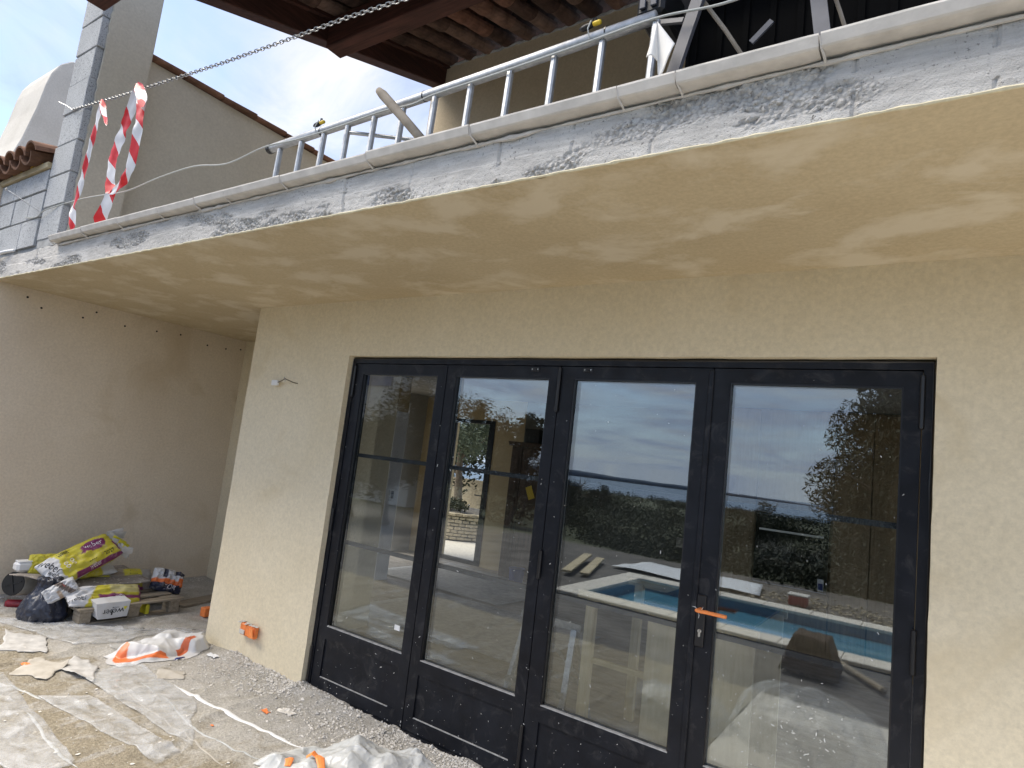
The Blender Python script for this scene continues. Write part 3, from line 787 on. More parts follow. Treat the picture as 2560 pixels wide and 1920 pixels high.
# ------------------------------------------------------------ black folding glass door
door = thing('folding_glass_door', 'black four leaf folding glass door with solid lower panels', 'door', (1.64, 0.03, 0))
D = M['doorblack']
XR = 3.284
mb = MB()
mb.box(0.0, 0.032, -0.006, 0.075, 0.0, 2.15); mb.box(XR-0.032, XR, -0.006, 0.075, 0.0, 2.15)
mb.box(0.032, XR-0.032, -0.006, 0.075, 2.121, 2.15); mb.box(0.032, XR-0.032, -0.012, 0.085, -0.01, 0.018)
mb.build('outer_frame', D, door, bevel=0.0)
# sealing bead between frame and plaster
mb = MB(); pts = [(0.0, 0.0, 0.0), (-0.001, 0.0, 1.0), (0.0, -0.002, 2.15), (1.0, -0.001, 2.153), (2.2, -0.002, 2.151), (XR, -0.001, 2.152), (XR+0.001, 0.0, 1.0), (XR, 0, 0)]
pp = []
for a, b in zip(pts[:-1], pts[1:]):
    for q in range(12):
        p = Vector(a).lerp(Vector(b), q/12); pp.append(p+Vector((0.0025*nz(p.x*9, p.z*9, 1), 0, 0.0025*nz(p.x*9, p.z*9, 5))))
mb.tube(pp, [0.0065+0.003*nz(p.x*11, p.z*11) for p in pp], 6); mb.build('sealant_bead', M['hinge'], door)
LV = [(0.036, 0.836, 0.110, 0.767), (0.842, 1.6265, 0.911, 1.5625), (1.6315, 2.439, 1.7127, 2.3644), (2.445, 3.248, 2.5193, 3.187)]
GT, GB = 2.0523, 0.4063
for li, (x0, x1, g0, g1) in enumerate(LV):
    y0, y1 = 0.0, 0.06
    zb, zt = 0.022, 2.117
    leaf = MB()
    leaf.box(x0, g0, y0, y1, zb, zt); leaf.box(g1, x1, y0, y1, zb, zt)
    leaf.box(g0, g1, y0, y1, GT, zt); leaf.box(g0, g1, y0, y1, 0.330, GB); leaf.box(g0, g1, y0, y1, zb, 0.097)
    lf = leaf.build('door_leaf', D, door, bevel=0.0)
    MB().box(g0, g1, y0+0.009, y1-0.009, 0.097, 0.330).build('lower_panel', D, lf)
    MB().box(g0, g1, 0.020, 0.040, GB, GT).build('glass_pane', M['glass'], lf)
    # glazing beads stand just outside the pane's face
    bd = MB()
    bd.box(g0, g0+0.006, 0.004, 0.0195, GB+0.006, GT-0.006); bd.box(g1-0.006, g1, 0.004, 0.0195, GB+0.006, GT-0.006)
    bd.box(g0, g1, 0.004, 0.0195, GT-0.006, GT)
    bd.build('glazing_bead', M['hinge'], lf)
    MB().box(g0+0.001, g1-0.001, 0.001, 0.0195, GB, GB+0.005).build('dusty_ledge', M['dustledge'], lf)
    MB().box(g0+0.001, g1-0.001+(-0.06 if li == 0 else 0), 0.001, 0.0088, 0.097, 0.1005).build('dusty_ledge', M['dustledge'], lf)
    for mz in (1.509, 0.937):
        MB().box(g0, g1, 0.0415, 0.062, mz-0.012, mz+0.012).build('glazing_bar', M['muntin'], lf)
    # pale spacer between the panes, seen edge on along the left and top
    sp = MB(); sp.box(g0+0.0005, g0+0.007, 0.0405, 0.0412, GB, GT)
    sp.build('pane_spacer', M['steel'], lf)
    if li in (1, 2):
        cx0 = 1.442 if li == 1 else 1.766
        ck = MB().box(cx0, cx0+0.052, -0.006, 0.0, 2.088, 2.112).build('bolt_catch', M['hinge'], lf, bevel=0.002)
        for dx in (0.008, 0.044):
            MB().lathe((cx0+dx, -0.0062, 2.100), [(0.0035, 0), (0.0035, 0.002), (0.001, 0.0025)], 10, (0, -1, 0)).build('screw', M['chrome'], ck)
        MB().box(cx0+0.016, cx0+0.036, -0.010, -0.0062, 2.092, 2.108).build('bolt_tongue', M['blackplastic'], ck)
# cover strip between the two pairs of leaves
MB().box(2.421, 2.446, -0.010, -0.0005, 0.03, 2.108).build('cover_strip', D, door, bevel=0.003)
for x, z0, z1 in ((0.034, 1.892, 2.103), (0.020, 0.999, 1.146), (0.012, 0.045, 0.268), (1.629, 1.871, 2.109), (1.629, 1.006, 1.151), (1.629, 0.06, 0.294), (3.250, 1.888, 2.101), (3.249, 0.98, 1.143), (3.249, 0.05, 0.27)):
    h = MB(); h.lathe((x, -0.009, z0), [(0.006, 0), (0.0095, 0.004), (0.0095, z1-z0-0.004), (0.006, z1-z0)], 12)
    h.build('hinge', M['hinge'], door, smooth=False)
# lever handle wrapped in orange tape, its plate and lock
pl = MB().box(2.447, 2.486, -0.0125, -0.0005, 0.884, 1.102).build('handle_plate', M['hinge'], door, bevel=0.003)
cyl = MB(); cyl.lathe((2.468, -0.0127, 0.950), [(0.0085, 0), (0.0085, 0.004), (0.0075, 0.005)], 16, (0, -1, 0))
cyl.prism([(2.4635, 0.942), (2.4725, 0.942), (2.4725, 0.928), (2.468, 0.9245), (2.4635, 0.928)], 'y', -0.0165, -0.0127)
cy_ = cyl.build('lock_cylinder', M['chrome'], pl)
MB().box(2.4670, 2.4690, -0.0182, -0.0178, 0.945, 0.957).build('keyhole', M['hinge'], cy_)
lv = MB(); lv.tube([(2.466, -0.012, 1.040), (2.466, -0.045, 1.040)], 0.010, 12)
rs = []; pp = []
for i in range(26):
    t = i/25; pp.append((2.455+0.132*t, -0.055+0.003*math.sin(t*3), 1.041+0.0015*nz(t*7, 1))); rs.append(0.0105*(0.55 if i in (0,) else 1)*(1+0.10*nz(t*11, 3)+0.06*nz(t*30, 5)))
lv.tube(pp, rs, 10, squash=0.75)
lv.build('lever', M['orangetape'], pl)
tg = MB()
for a, b in (((2.462, -0.058, 1.050), (2.444, -0.062, 1.056)), ((2.482, -0.060, 1.048), (2.490, -0.064, 1.062)), ((2.471, -0.058, 1.032), (2.473, -0.060, 1.012))):
    tg.tube([a, tuple((p+q)/2+0.002 for p, q in zip(a, b)), b], [0.0015, 0.003, 0.0022], 5, squash=0.4)
tg.build('tape_tail', M['whiteplastic'], pl)
MB().box(0.669, 0.712, 0.0188, 0.0196, 0.519, 0.549).build('white_sticker', M['whiteplastic'], door)
# plaster and paint splashes on leaves and glass
random.seed(5)
mb = MB()
def speck(x, z, y, s, el):
    a = random.uniform(0, math.pi); n = 5; vs = []
    for k_ in range(n):
        t = 2*math.pi*k_/n; px = math.cos(t)*s*random.uniform(0.7, 1.2); pz = math.sin(t)*s*el*random.uniform(0.7, 1.2)
        vs.append((x+px*math.cos(a)-pz*math.sin(a), y, z+px*math.sin(a)+pz*math.cos(a)))
    mb.add(vs+[(x, y-0.0012, z)], [(i, (i+1) % n, n) for i in range(n)])
for i in range(640):
    x = random.uniform(0.04, 3.245); z = 0.03+2.05*(random.random()**1.9)
    if random.random() < 0.25: x = random.gauss(2.85, 0.15); z = random.gauss(0.62, 0.12)
    if not (0.04 < x < 3.245 and 0.03 < z < 2.1): continue
    yy = -0.0006
    for (x0, x1, g0, g1) in LV:
        if g0+0.008 < x < g1-0.008:
            if GB+0.01 < z < GT-0.01: yy = 0.0193
            elif 0.10 < z < 0.328: yy = 0.0082
    if yy == -0.0006 and (2.415 < x < 2.49): continue
    s = random.choice((0.0007, 0.0009, 0.0012, 0.0012, 0.0016, 0.0022))
    speck(x, z, yy, s, random.choice((1, 1.2, 2.2, 4)))
sp_ = mb.build('paint_splashes', M['speck'], door); sp_['kind'] = 'stuff'
# ------------------------------------------------------------ room behind the glass
struct(MB().box(-3.8, 5.0, 0.086, 1.30, -0.2, -0.006).build('interior_floor_front', M['infloor'])) if False else None
mb = MB(); mb.grid(70, 44, lambda u, v: (-3.6+8.6*u, 0.086+4.72*v, -0.004+0.006*fbm(u*18, v*9, 2, 3)))
struct(mb.build('interior_floor', M['infloor'], smooth=True))
struct(MB().box(-0.988, 5.0, 0.31, 1.30, 2.47, 2.54).box(-3.6, 5.0, 1.302, 4.95, 2.47, 2.54).build('interior_ceiling', M['inwall']))
iw = MB(); iw.box(-3.75, -3.6, 1.31, 1.7, -0.1, 2.47).box(-3.75, -3.6, 4.4, 4.95, -0.1, 2.47).box(-3.75, -3.6, 1.7, 4.4, 2.3, 2.47); struct(iw.build('interior_wall_left', M['inwall']))  # hidden opening added so daylight reaches the left part
struct(MB().box(5.0, 5.15, 0.31, 0.5, -0.1, 2.47).box(5.0, 5.15, 4.2, 4.95, -0.1, 2.47).box(5.0, 5.15, 0.5, 4.2, 2.35, 2.47).build('interior_wall_right', M['inwall']))  # wide unseen opening added to let daylight into the room
bw = MB(); bw.box(-3.6, -3.02, 4.8, 4.98, -0.1, 2.47); bw.box(-2.19, -1.66, 4.8, 4.98, -0.1, 2.47); bw.box(-3.02, -2.19, 4.8, 4.98, 2.15, 2.47)
struct(bw.build('interior_wall_back', M['inwarm']))
struct(MB().box(-1.66, 5.0, 4.8, 4.98, -0.1, 2.47).build('interior_wall_kitchen', M['kitwall']))
MB_ = MB().box(-0.985, -0.825, 1.045, 1.0585, 0.0, 2.469)
st = tag(MB_.build('wall_end_boarding', M['incol']), 'pale boarding on the wall end just inside the left leaf', 'boarding')
pc = thing('inner_pillar', 'pale boxed pillar with a wall switch standing in the room', 'pillar', (-2.28, 2.75, 0))
MB().box(-2.45, -2.16, 2.66, 2.86, -0.003, 2.46).build('pillar_core', M['inwarm'], pc)
MB().box(-2.158, -2.147, 2.655, 2.865, 0.0, 2.03).build('pillar_board', M['incol'], pc)
sw = MB().box(-2.1465, -2.135, 2.70, 2.80, 0.94, 1.09).build('wall_switch', M['whiteplastic'], pc, bevel=0.003)
MB().box(-2.1345, -2.131, 2.73, 2.77, 0.97, 1.06).build('switch_plate', M['greypaint'], sw)

gd = thing('garden_door', 'narrow black framed glass door in the back wall', 'door', (-2.6, 4.85, 0))
mb = MB(); mb.box(-3.02, -2.965, 4.79, 4.86, 0.0, 2.15); mb.box(-2.245, -2.19, 4.79, 4.86, 0, 2.15); mb.box(-2.965, -2.245, 4.79, 4.86, 2.095, 2.15); mb.box(-2.965, -2.245, 4.79, 4.86, -0.01, 0.05)
mb.build('frame', M['doorblack'], gd)
MB().box(-2.30, -2.246, 4.800, 4.85, 0.052, 2.093).build('leaf_stile', M['doorblack'], gd)
hd = MB().tube([(-2.275, 4.79, 1.02), (-2.275, 4.74, 1.02), (-2.38, 4.735, 1.02)], 0.009, 8).build('handle', M['hinge'], gd)

wd = thing('wardrobe', 'tall dark brown wooden wardrobe with a yellow label', 'wardrobe', (-1.3, 4.6, 0))
MB().box(-1.60, -0.95, 4.44, 4.79, 0.0, 1.80).build('carcass', M['darkwood'], wd, bevel=0.004)
MB().prism([(-1.63, 1.80), (-0.92, 1.80), (-0.90, 1.86), (-1.65, 1.86)], 'y', 4.40, 4.79).build('cornice', M['darkwood'], wd)
for x0, x1 in ((-1.585, -1.415), (-1.405, -0.965)):
    dr = MB().box(x0, x1, 4.42, 4.438, 0.08, 1.77).build('wardrobe_door', M['darkwood'], wd, bevel=0.003)
    MB().box(x0+0.04, x1-0.04, 4.412, 4.4195, 0.2, 1.65).build('door_panel', M['darkwood'], dr, bevel=0.003)
    MB().lathe((x1-0.02 if x0 < -1.5 else x0+0.02, 4.419, 0.95), [(0.006, 0), (0.012, 0.012), (0.008, 0.02)], 10, (0, -1, 0)).build('knob', M['hinge'], dr)
lb = MB(); lb.add([(-1.29, 4.409, 1.25), (-1.20, 4.409, 1.29), (-1.13, 4.409, 1.13), (-1.22, 4.409, 1.09)], [(0, 1, 2, 3)])
lb.build('yellow_label', M['yellow'], wd, thick=0.002)
tag(MB().box(-1.46, -1.22, 4.5, 4.7, 1.861, 2.06).build('black_box', M['blackplastic'], bevel=0.01), 'small black box on top of the wardrobe', 'box')
bk = thing('paint_bucket', 'small blue and white bucket on the floor by the wardrobe', 'bucket', (-1.15, 4.2, 0))
MB().lathe((-1.15, 4.2, 0.004), [(0.085, 0), (0.10, 0.20), (0.106, 0.20), (0.106, 0.215), (0.09, 0.215), (0.075, 0.01)], 24).build('bucket_body', M['blue'], bk)
MB().tube([(-1.25, 4.2, 0.20), (-1.22, 4.17, 0.10), (-1.15, 4.09, 0.06), (-1.08, 4.17, 0.10), (-1.05, 4.2, 0.20)], 0.003, 6).build('handle', M['steel'], bk)

kit = thing('kitchen_cabinets', 'tall oak kitchen cabinets round a built in oven', 'cabinet', (2.4, 4.5, 0))
MB().box(1.35, 4.98, 4.24, 4.79, 0.0, 2.46).build('carcass', M['cabinet'], kit)
for x0, x1 in ((1.36, 1.735), (2.475, 2.80), (2.81, 3.2), (3.21, 3.7), (3.71, 4.96)):
    MB().box(x0, x1, 4.215, 4.238, 0.09, 2.44).build('cabinet_door', M['cabinet'], kit, bevel=0.002)
MB().box(1.745, 2.465, 4.215, 4.238, 0.09, 0.62).build('drawer_front', M['cabinet'], kit, bevel=0.002)
MB().box(1.745, 2.465, 4.215, 4.238, 1.37, 2.44).build('cabinet_door', M['cabinet'], kit, bevel=0.002)
ov = thing('oven', 'black glass built in oven with a small label', 'oven', (2.1, 4.2, 0.63))
MB().box(1.755, 2.455, 4.195, 4.2145, 0.64, 1.36).build('glass_front', M['blackglass'], ov, bevel=0.003)
MB().bar((1.80, 4.165, 1.19), (2.41, 4.165, 1.19), 0.014, 0.018).build('handle_bar', M['chrome'], ov)
for x in (1.84, 2.37): MB().bar((x, 4.165, 1.19), (x, 4.196, 1.19), 0.01, 0.01).build('handle_post', M['chrome'], ov)
MB().box(1.76, 2.45, 4.190, 4.1945, 0.645, 0.652).build('trim_line', M['steel'], ov)
el = MB().box(2.37, 2.425, 4.1915, 4.1945, 0.67, 0.78).build('energy_label', M['whiteplastic'], ov)
MB().box(2.375, 2.42, 4.1895, 4.1913, 0.675, 0.74).build('label_print', M['blue'], el)
sk = thing('wall_socket', 'white wall socket with a black charger and hanging lead', 'socket', (0.9, 4.79, 0.8))
MB().box(0.72, 0.98, 4.785, 4.799, 0.78, 0.90).build('socket_plate', M['whiteplaster'], sk, bevel=0.003)
MB().box(0.84, 0.92, 4.73, 4.784, 0.77, 0.89).build('charger', M['blackplastic'], sk, bevel=0.008)
MB().tube([(0.88, 4.75, 0.78), (0.885, 4.76, 0.66), (0.85, 4.76, 0.58), (0.82, 4.77, 0.52), (0.83, 4.78, 0.44)], 0.004, 6).build('lead', M['blackplastic'], sk)

# work bench of plywood and studs right behind the glass
wb = thing('plywood_bench', 'pale plywood work bench with timber legs just behind the glass', 'bench', (2.1, 0.8, 0))
MB().box(1.60, 2.60, 0.52, 0.56, 0.852, 0.892).build('top_rail', M['timber_x'], wb)
MB().box(1.60, 2.60, 1.26, 1.30, 0.852, 0.892).build('top_rail', M['timber_x'], wb)
MB().box(1.655, 1.712, 0.525, 0.57, 0.0, 0.871).build('leg', M['timber_z'], wb, bevel=0.002)
MB().box(1.655, 1.712, 1.24, 1.285, 0.0, 0.871).build('leg', M['timber_z'], wb, bevel=0.002)
MB().box(2.03, 2.585, 0.535, 0.553, 0.0, 0.871).build('front_panel', M['plywood'], wb)
MB().box(2.03, 2.585, 1.25, 1.268, 0.0, 0.871).build('back_panel', M['plywood'], wb)
MB().bar((1.712, 0.56, 0.52), (2.03, 0.56, 0.52), 0.02, 0.03).build('cross_rail', M['timber_x'], wb)
tag(MB().box(1.98, 2.57, 0.575, 1.32, 0.894, 0.91).build('dark_board', M['darkwood'], bevel=0.002), 'dark board lying on the plywood bench', 'board')
dk = MB(); dk.lathe((2.08, 1.1, 0.911), [(0.06, 0), (0.07, 0.06), (0.065, 0.06), (0.055, 0.01)], 20)
tag(dk.build('dark_pot', M['darkwood']), 'dark round pot standing on the dark board of the bench', 'pot')
tr_ = thing('steel_trestle', 'galvanised steel folding trestle behind the third leaf', 'trestle', (1.4, 0.7, 0))
MB().bar((1.18, 0.62, 0.66), (1.60, 0.62, 0.655), 0.04, 0.045).build('top_bar', M['steel'], tr_)
MB().bar((1.23, 0.62, 0.64), (1.20, 0.86, 0.0), 0.03, 0.03).build('leg', M['steel'], tr_)
MB().bar((1.56, 0.60, 0.64), (1.59, 0.44, 0.0), 0.034, 0.03).build('leg', M['steel'], tr_)
MB().bar((1.56, 0.64, 0.64), (1.60, 0.86, 0.0), 0.03, 0.03).build('leg', M['steel'], tr_)
MB().bar((1.23, 0.60, 0.64), (1.19, 0.42, 0.0), 0.03, 0.03).build('leg', M['steel'], tr_)
MB().bar((1.20, 0.47, 0.30), (1.58, 0.48, 0.30), 0.022, 0.03).build('cross_brace', M['steel'], tr_)
MB().bar((1.20, 0.78, 0.30), (1.58, 0.78, 0.30), 0.022, 0.03).build('cross_brace', M['steel'], tr_)
MB().bar((1.25, 0.62, 0.63), (1.55, 0.78, 0.32), 0.012, 0.02).build('diagonal', M['steel'], tr_)
# builder's paper rolled out over part of the floor
for nm, lab, (x0, x1, y0, y1) in (('floor_paper', 'large sheet of floor paper near the garden door', (-2.6, -0.6, 3.0, 4.5)), ('floor_paper', 'sheet of floor paper across the middle of the room', (-1.4, 0.6, 1.5, 2.9))):
    mb = MB(); mb.grid(20, 14, lambda u, v: (x0+(x1-x0)*u+0.1*v, y0+(y1-y0)*v, 0.014+0.010*abs(nz(u*4, v*3, x0))))
    tag(mb.build(nm, M['paper'], smooth=True, thick=0.002), lab, 'paper', 'floor paper inside')

# ------------------------------------------------------------ garden seen through the back door
struct(MB().box(-9, 1, 4.99, 12.5, -0.2, -0.02).build('garden_gravel', M['gravel']))
dp = thing('stone_planter', 'round dry stone planter behind the garden door', 'planter', (-4.6, 7.3, 0))
stones = [mesh_of(MB().box(-0.5, 0.5, -0.5, 0.5, -0.5, 0.5), 'stone', M['stone'], bevel=0.12) for _ in range(1)]
for r_ in range(8):
    n = 22; z = 0.03+r_*0.062
    for i in range(n):
        a = math.pi*(0.95+1.15*(i+0.5*(r_ % 2))/n)
        rr = 0.80+random.uniform(-.015, .015)
        put('stone', stones[0], dp, (-4.6+rr*math.cos(a), 7.3+rr*math.sin(a), z), (0, 0, a+math.pi/2), (rr*math.pi*1.15/n*random.uniform(.85, 1.2), 0.16, 0.054*random.uniform(.8, 1.1)))
MB().lathe((-4.6, 7.3, 0.0), [(0.74, 0), (0.74, 0.48), (0.5, 0.52), (0.1, 0.55)], 24).build('soil', M['yard'], dp)

def leaf_cloud(mb, centre, rad, n, size, squash=(1, 1, 1), clumps=12, rnd=None, long=2.2):
    rnd = rnd or random
    cs = []
    for _ in range(clumps):
        d = Vector((rnd.gauss(0, 1), rnd.gauss(0, 1), rnd.gauss(0, 1))).normalized()*rad*rnd.uniform(0.25, 0.85)
        cs.append((Vector(centre)+Vector((d.x*squash[0], d.y*squash[1], d.z*squash[2])), rad*rnd.uniform(0.22, 0.45)))
    for _ in range(n):
        c, r = rnd.choice(cs)
        d = Vector((rnd.gauss(0, 1), rnd.gauss(0, 1), rnd.gauss(0, 1))).normalized()*r*rnd.random()**0.45
        p = c+d
        a = Vector((rnd.gauss(0, 1), rnd.gauss(0, 1), rnd.gauss(0, 1)+0.5)).normalized(); b = a.orthogonal().normalized()
        s = size*rnd.uniform(0.6, 1.4)
        mb.add([p-a*s*long/2, p+b*s*0.4, p+a*s*long/2, p-b*s*0.4], [(0, 1, 2, 3)])
def limb(mb, a, b, r0, r1, bend=0.15, rnd=None, n=5):
    rnd = rnd or random; a = Vector(a); b = Vector(b); L_ = (b-a).length
    off = Vector((rnd.uniform(-1, 1), rnd.uniform(-1, 1), rnd.uniform(-.3, .3)))*L_*bend
    pts = [a.lerp(b, t/n)+off*math.sin(math.pi*t/n) for t in range(n+1)]
    mb.tube(pts, [r0+(r1-r0)*t/n for t in range(n+1)], 7)
    return pts[-1]
def tree(name, label, base, h, rad, mat, n, size, seed, cat='tree', group=None, trunk=0.09, squash=(1, 1, 1.0), clumps=16, crown_at=0.62, long=2.2, limbs=7, core=False):
    rnd = random.Random(seed); b = Vector(base)
    t = thing(name, label, cat, base, group)
    tk = MB(); top = limb(tk, b, b+Vector((rnd.uniform(-.1, .1)*h, rnd.uniform(-.1, .1)*h, h*crown_at)), trunk, trunk*0.55, 0.08, rnd)
    for _ in range(limbs):
        d = Vector((rnd.gauss(0, 1)*squash[0], rnd.gauss(0, 1)*squash[1], abs(rnd.gauss(0, .8))+.1)).normalized()*rad*rnd.uniform(.6, 1)
        st_ = b.lerp(top, rnd.uniform(0.55, 1.0)); limb(tk, st_, st_+d, trunk*0.42, trunk*0.1, 0.15, rnd)
    tk.build('trunk', M['bark'], t, smooth=True)
    if n:
        cr = MB(); leaf_cloud(cr, b+Vector((0, 0, h-rad*squash[2]*0.95)), rad, n, size, squash, clumps, rnd, long)
        if core: leaf_cloud(cr, b+Vector((0, 0, h-rad*squash[2]*0.95)), rad*0.74, int(n*0.13), max(size*3.2, 0.10), squash, clumps, rnd, 1.5)
        cr.build('crown', mat, t, fix=False)
    return t
tree('olive_tree', 'gnarled olive tree rising from the stone planter', (-4.75, 7.4, 0.45), 2.6, 1.0, M['olive'], 5200, 0.035, 3, trunk=0.10, squash=(1.15, 1.1, 0.85), clumps=30, crown_at=0.5)
rnd_ = random.Random(8); cr = MB()
leaf_cloud(cr, (-4.35, 6.75, 0.62), 0.30, 700, 0.03, (1.2, 0.8, 0.6), 10, rnd_)
pb = thing('planter_shrub', 'low leafy shrub growing in the stone planter', 'shrub', (-4.35, 6.75, 0.5)); cr.build('foliage', M['shrub'], pb, fix=False)
gpal = thing('leaning_pallet', 'wooden pallet standing upright beyond the planter', 'pallet', (-4.3, 9.2, 0))
for i in range(5): MB().box(-4.9, -3.9, 9.2, 9.225, 0.75+i*0.16, 0.86+i*0.16).build('slat', M['pallet_x'], gpal)
for x in (-4.85, -4.4, -3.98): MB().box(x-0.045, x+0.045, 9.23, 9.32, 0.0, 1.52).build('bearer', M['pallet_x'], gpal)
struct(MB().box(-10, 2, 12.0, 12.3, 0.0, 0.9).build('garden_bank', M['stone']))
for i, (x, y, h, r_) in enumerate(((-6.4, 11.2, 3.4, 1.3), (-4.6, 11.8, 3.0, 1.2), (-8.0, 11.0, 3.2, 1.4))):
    tree('garden_shrub', ['tall green shrub behind the garden pallet', 'dense shrub behind the olive tree', 'leafy shrub at the far left of the garden'][i], (x, y, 0), h, r_, M['shrub'], 1800, 0.07, 40+i, 'shrub', 'shrubs in the back garden', crown_at=0.5)
# ------------------------------------------------------------ on the balcony: ladder, chain, tape, cable, tools
lad = thing('aluminium_ladder', 'aluminium ladder lying on its side along the balcony edge', 'ladder', (1.3, -1.05, 2.77))
def lad_y(x): return -1.02-0.035*(x-0.3)
rx = [0.34, 0.53, 0.715, 0.90, 1.09, 1.28, 1.475, 1.675, 1.875, 2.08, 2.28, 2.48]
zT, zB = 3.105, 2.81
P = lambda x, z: (x, lad_y(x), z)
r1 = MB(); r1.tube([P(0.245, zT+0.012), P(0.7, zT+0.010), P(1.3, zT+0.005), P(1.9, zT+0.003), P(2.485, zT+0.002)], 0.0225, 14)
r1.build('rail', M['alu'], lad, smooth=True)
r2 = MB(); r2.tube([P(0.245, zB), P(2.485, zB)], 0.0225, 14); r2.build('rail', M['alu'], lad, smooth=True)
MB().tube([P(0.238, zT+0.012), P(0.262, zT+0.012)], 0.0255, 14).build('end_cap', M['blackplastic'], lad)
MB().tube([P(0.238, zB), P(0.262, zB)], 0.0255, 14).build('end_cap', M['blackplastic'], lad)
for x in (0.70, 1.475-0.06, 2.30):
    MB().tube([P(x, zT+0.005), P(x+0.006, zT+0.005)], 0.0238, 14).build('rail_seam', M['hinge'], lad)
for x in rx:
    g = MB()
    g.bar(P(x, zB+0.015), P(x+0.008, zT-0.012), 0.024, 0.026, up=(0, 1, 0), bev=0.006)
    g.build('rung', M['alu'], lad)
MB().tube([P(0.93, 3.055), (1.32, -0.86, 3.02)], 0.009, 10).build('stay_rod', M['steel'], lad)

stick = MB(); stick.tube([(1.234-0.008, -1.155, 3.13), (1.25, -1.15, 3.108), (1.40, -1.14, 2.962), (1.56, -1.12, 2.80)], [0.016, 0.021, 0.0195, 0.019], 12)
tag(stick.build('wooden_stick', M['greystick'], smooth=True), 'round grey wooden stick leaning across the ladder', 'stick')

# chain hung from the pillar towards the right
chn = thing('steel_chain', 'thin galvanised chain strung from the pillar across the balcony', 'chain', (-2.0, -1.21, 3.7))
cp = [(-2.10, -1.205, 3.80), (-1.95, -1.21, 3.775), (-1.322, -1.21, 3.706), (-0.671, -1.21, 3.645), (-0.044, -1.21, 3.588), (0.472, -1.21, 3.551), (0.991, -1.21, 3.520), (1.404, -1.21, 3.480), (1.9, -1.21, 3.455), (2.5, -1.21, 3.44)]
lk = MB(); q = []
for i in range(16):
    a = 2*math.pi*i/16; q.append((0.0165*math.copysign(abs(math.cos(a))**0.6, math.cos(a)) + 0.0*1, 0.0, 0.0085*math.sin(a)))
for i in range(16): lk.tube([q[i], q[(i+1) % 16]], 0.0026, 5, cap=False)
lkm = mesh_of(lk, 'link', M['steel'])
lens = [(Vector(b)-Vector(a)).length for a, b in zip(cp[:-1], cp[1:])]
tot = sum(lens); s = 0.0; i = 0; step = 0.0275
while s < tot:
    d = s; j = 0
    while d > lens[j]: d -= lens[j]; j += 1
    a = Vector(cp[j]); b = Vector(cp[j+1]); p = a.lerp(b, d/lens[j]); dr = (b-a).normalized()
    rz = math.atan2(dr.y, dr.x); ry = -math.asin(dr.z)
    put('link', lkm, chn, p, ((0.5 if i % 2 else -1.07)+random.uniform(-.12, .12), ry, rz)); s += step; i += 1
MB().tube([(-2.32, -1.23, 3.90), (-2.20, -1.215, 3.85), (-2.10, -1.205, 3.80)], 0.003, 6).build('anchor_nail', M['steel'], chn)

# barrier tape: strips twisted and creased, printed red and white in slanting bars
k = NT('barrier_tape_print')
uv = k.n('ShaderNodeUVMap'); su = k.n('ShaderNodeSeparateXYZ'); k.l(uv.outputs[0], su.inputs[0])
w = k.math('FRACT', k.math('ADD', k.math('MULTIPLY', su.outputs[0], 4.3), k.math('MULTIPLY', su.outputs[1], 0.33)))
c = k.ramp(w, [(0.0, (0.70, 0.025, 0.03)), (0.5, (0.78, 0.77, 0.78))], 'CONSTANT')
k.col(c).rough(0.4); k.b.inputs['Transmission Weight'].default_value = 0.0
M['tape'] = k.m
def ribbon(name, pts, width, label, seed, twist=0.6, tw0=0.0):
    rnd = random.Random(seed); mb = MB(); P_ = [Vector(p) for p in pts]; dense = []
    for a, b in zip(P_[:-1], P_[1:]):
        n = max(3, int((b-a).length/0.012))
        dense += [a.lerp(b, t/n) for t in range(n)]
    dense.append(P_[-1]); L_ = 0; uvs = []; view = Vector((0.55, -0.80, 0)).normalized()
    nW = 5
    for i, p in enumerate(dense):
        t = (dense[min(i+1, len(dense)-1)]-dense[max(i-1, 0)]).normalized()
        if i: L_ += (p-dense[i-1]).length
        s = t.cross(view).normalized(); n = s.cross(t)
        a = tw0+twist*nz(L_*6, seed*3.1)+0.5*twist*nz(L_*15, seed)
        ww = width*(0.82+0.28*nz(L_*4.5, seed*1.7)); ww *= 0.35+0.65*min(1, min(i, len(dense)-1-i)/4)
        for j in range(nW):
            v = j/(nW-1)-0.5
            q_ = p+(s*math.cos(a)+n*math.sin(a))*v*ww + n*0.010*nz(L_*5, v*3, seed)
            mb.v.append(tuple(q_)); uvs.append((L_, v+0.5))
    for i in range(len(dense)-1):
        for j in range(nW-1): mb.f.append((i*nW+j, i*nW+j+1, (i+1)*nW+j+1, (i+1)*nW+j))
    me = bpy.data.meshes.new(name); me.from_pydata(mb.v, [], mb.f)
    ul = me.uv_layers.new(name='UVMap')
    for lp in me.loops: ul.data[lp.index].uv = uvs[lp.vertex_index]
    me.materials.append(M['tape']); me.polygons.foreach_set('use_smooth', [True]*len(me.polygons))
    o = bpy.data.objects.new(name, me); COL.objects.link(o)
    return o
t1 = thing('barrier_tape', 'narrow red and white barrier tape hanging near the block pillar', 'tape', (-1.56, -1.215, 2.80), 'barrier tapes on the chain')
def rib(parent, name, *a, **kw):
    o = ribbon(name, *a, **kw); o.parent = parent; o.location = -OFF[parent]; return o
rib(t1, 'tape_strip', [(-1.545, -1.222, 3.735), (-1.565, -1.22, 3.55), (-1.59, -1.22, 3.30), (-1.625, -1.22, 3.06), (-1.665, -1.22, 2.96), (-1.625, -1.22, 2.86), (-1.60, -1.22, 2.79)], 0.050, '', 2, 0.9)
rib(t1, 'tape_end', [(-1.545, -1.225, 3.735), (-1.49, -1.225, 3.65), (-1.42, -1.225, 3.57), (-1.36, -1.228, 3.50)], 0.05, '', 4, 0.5)
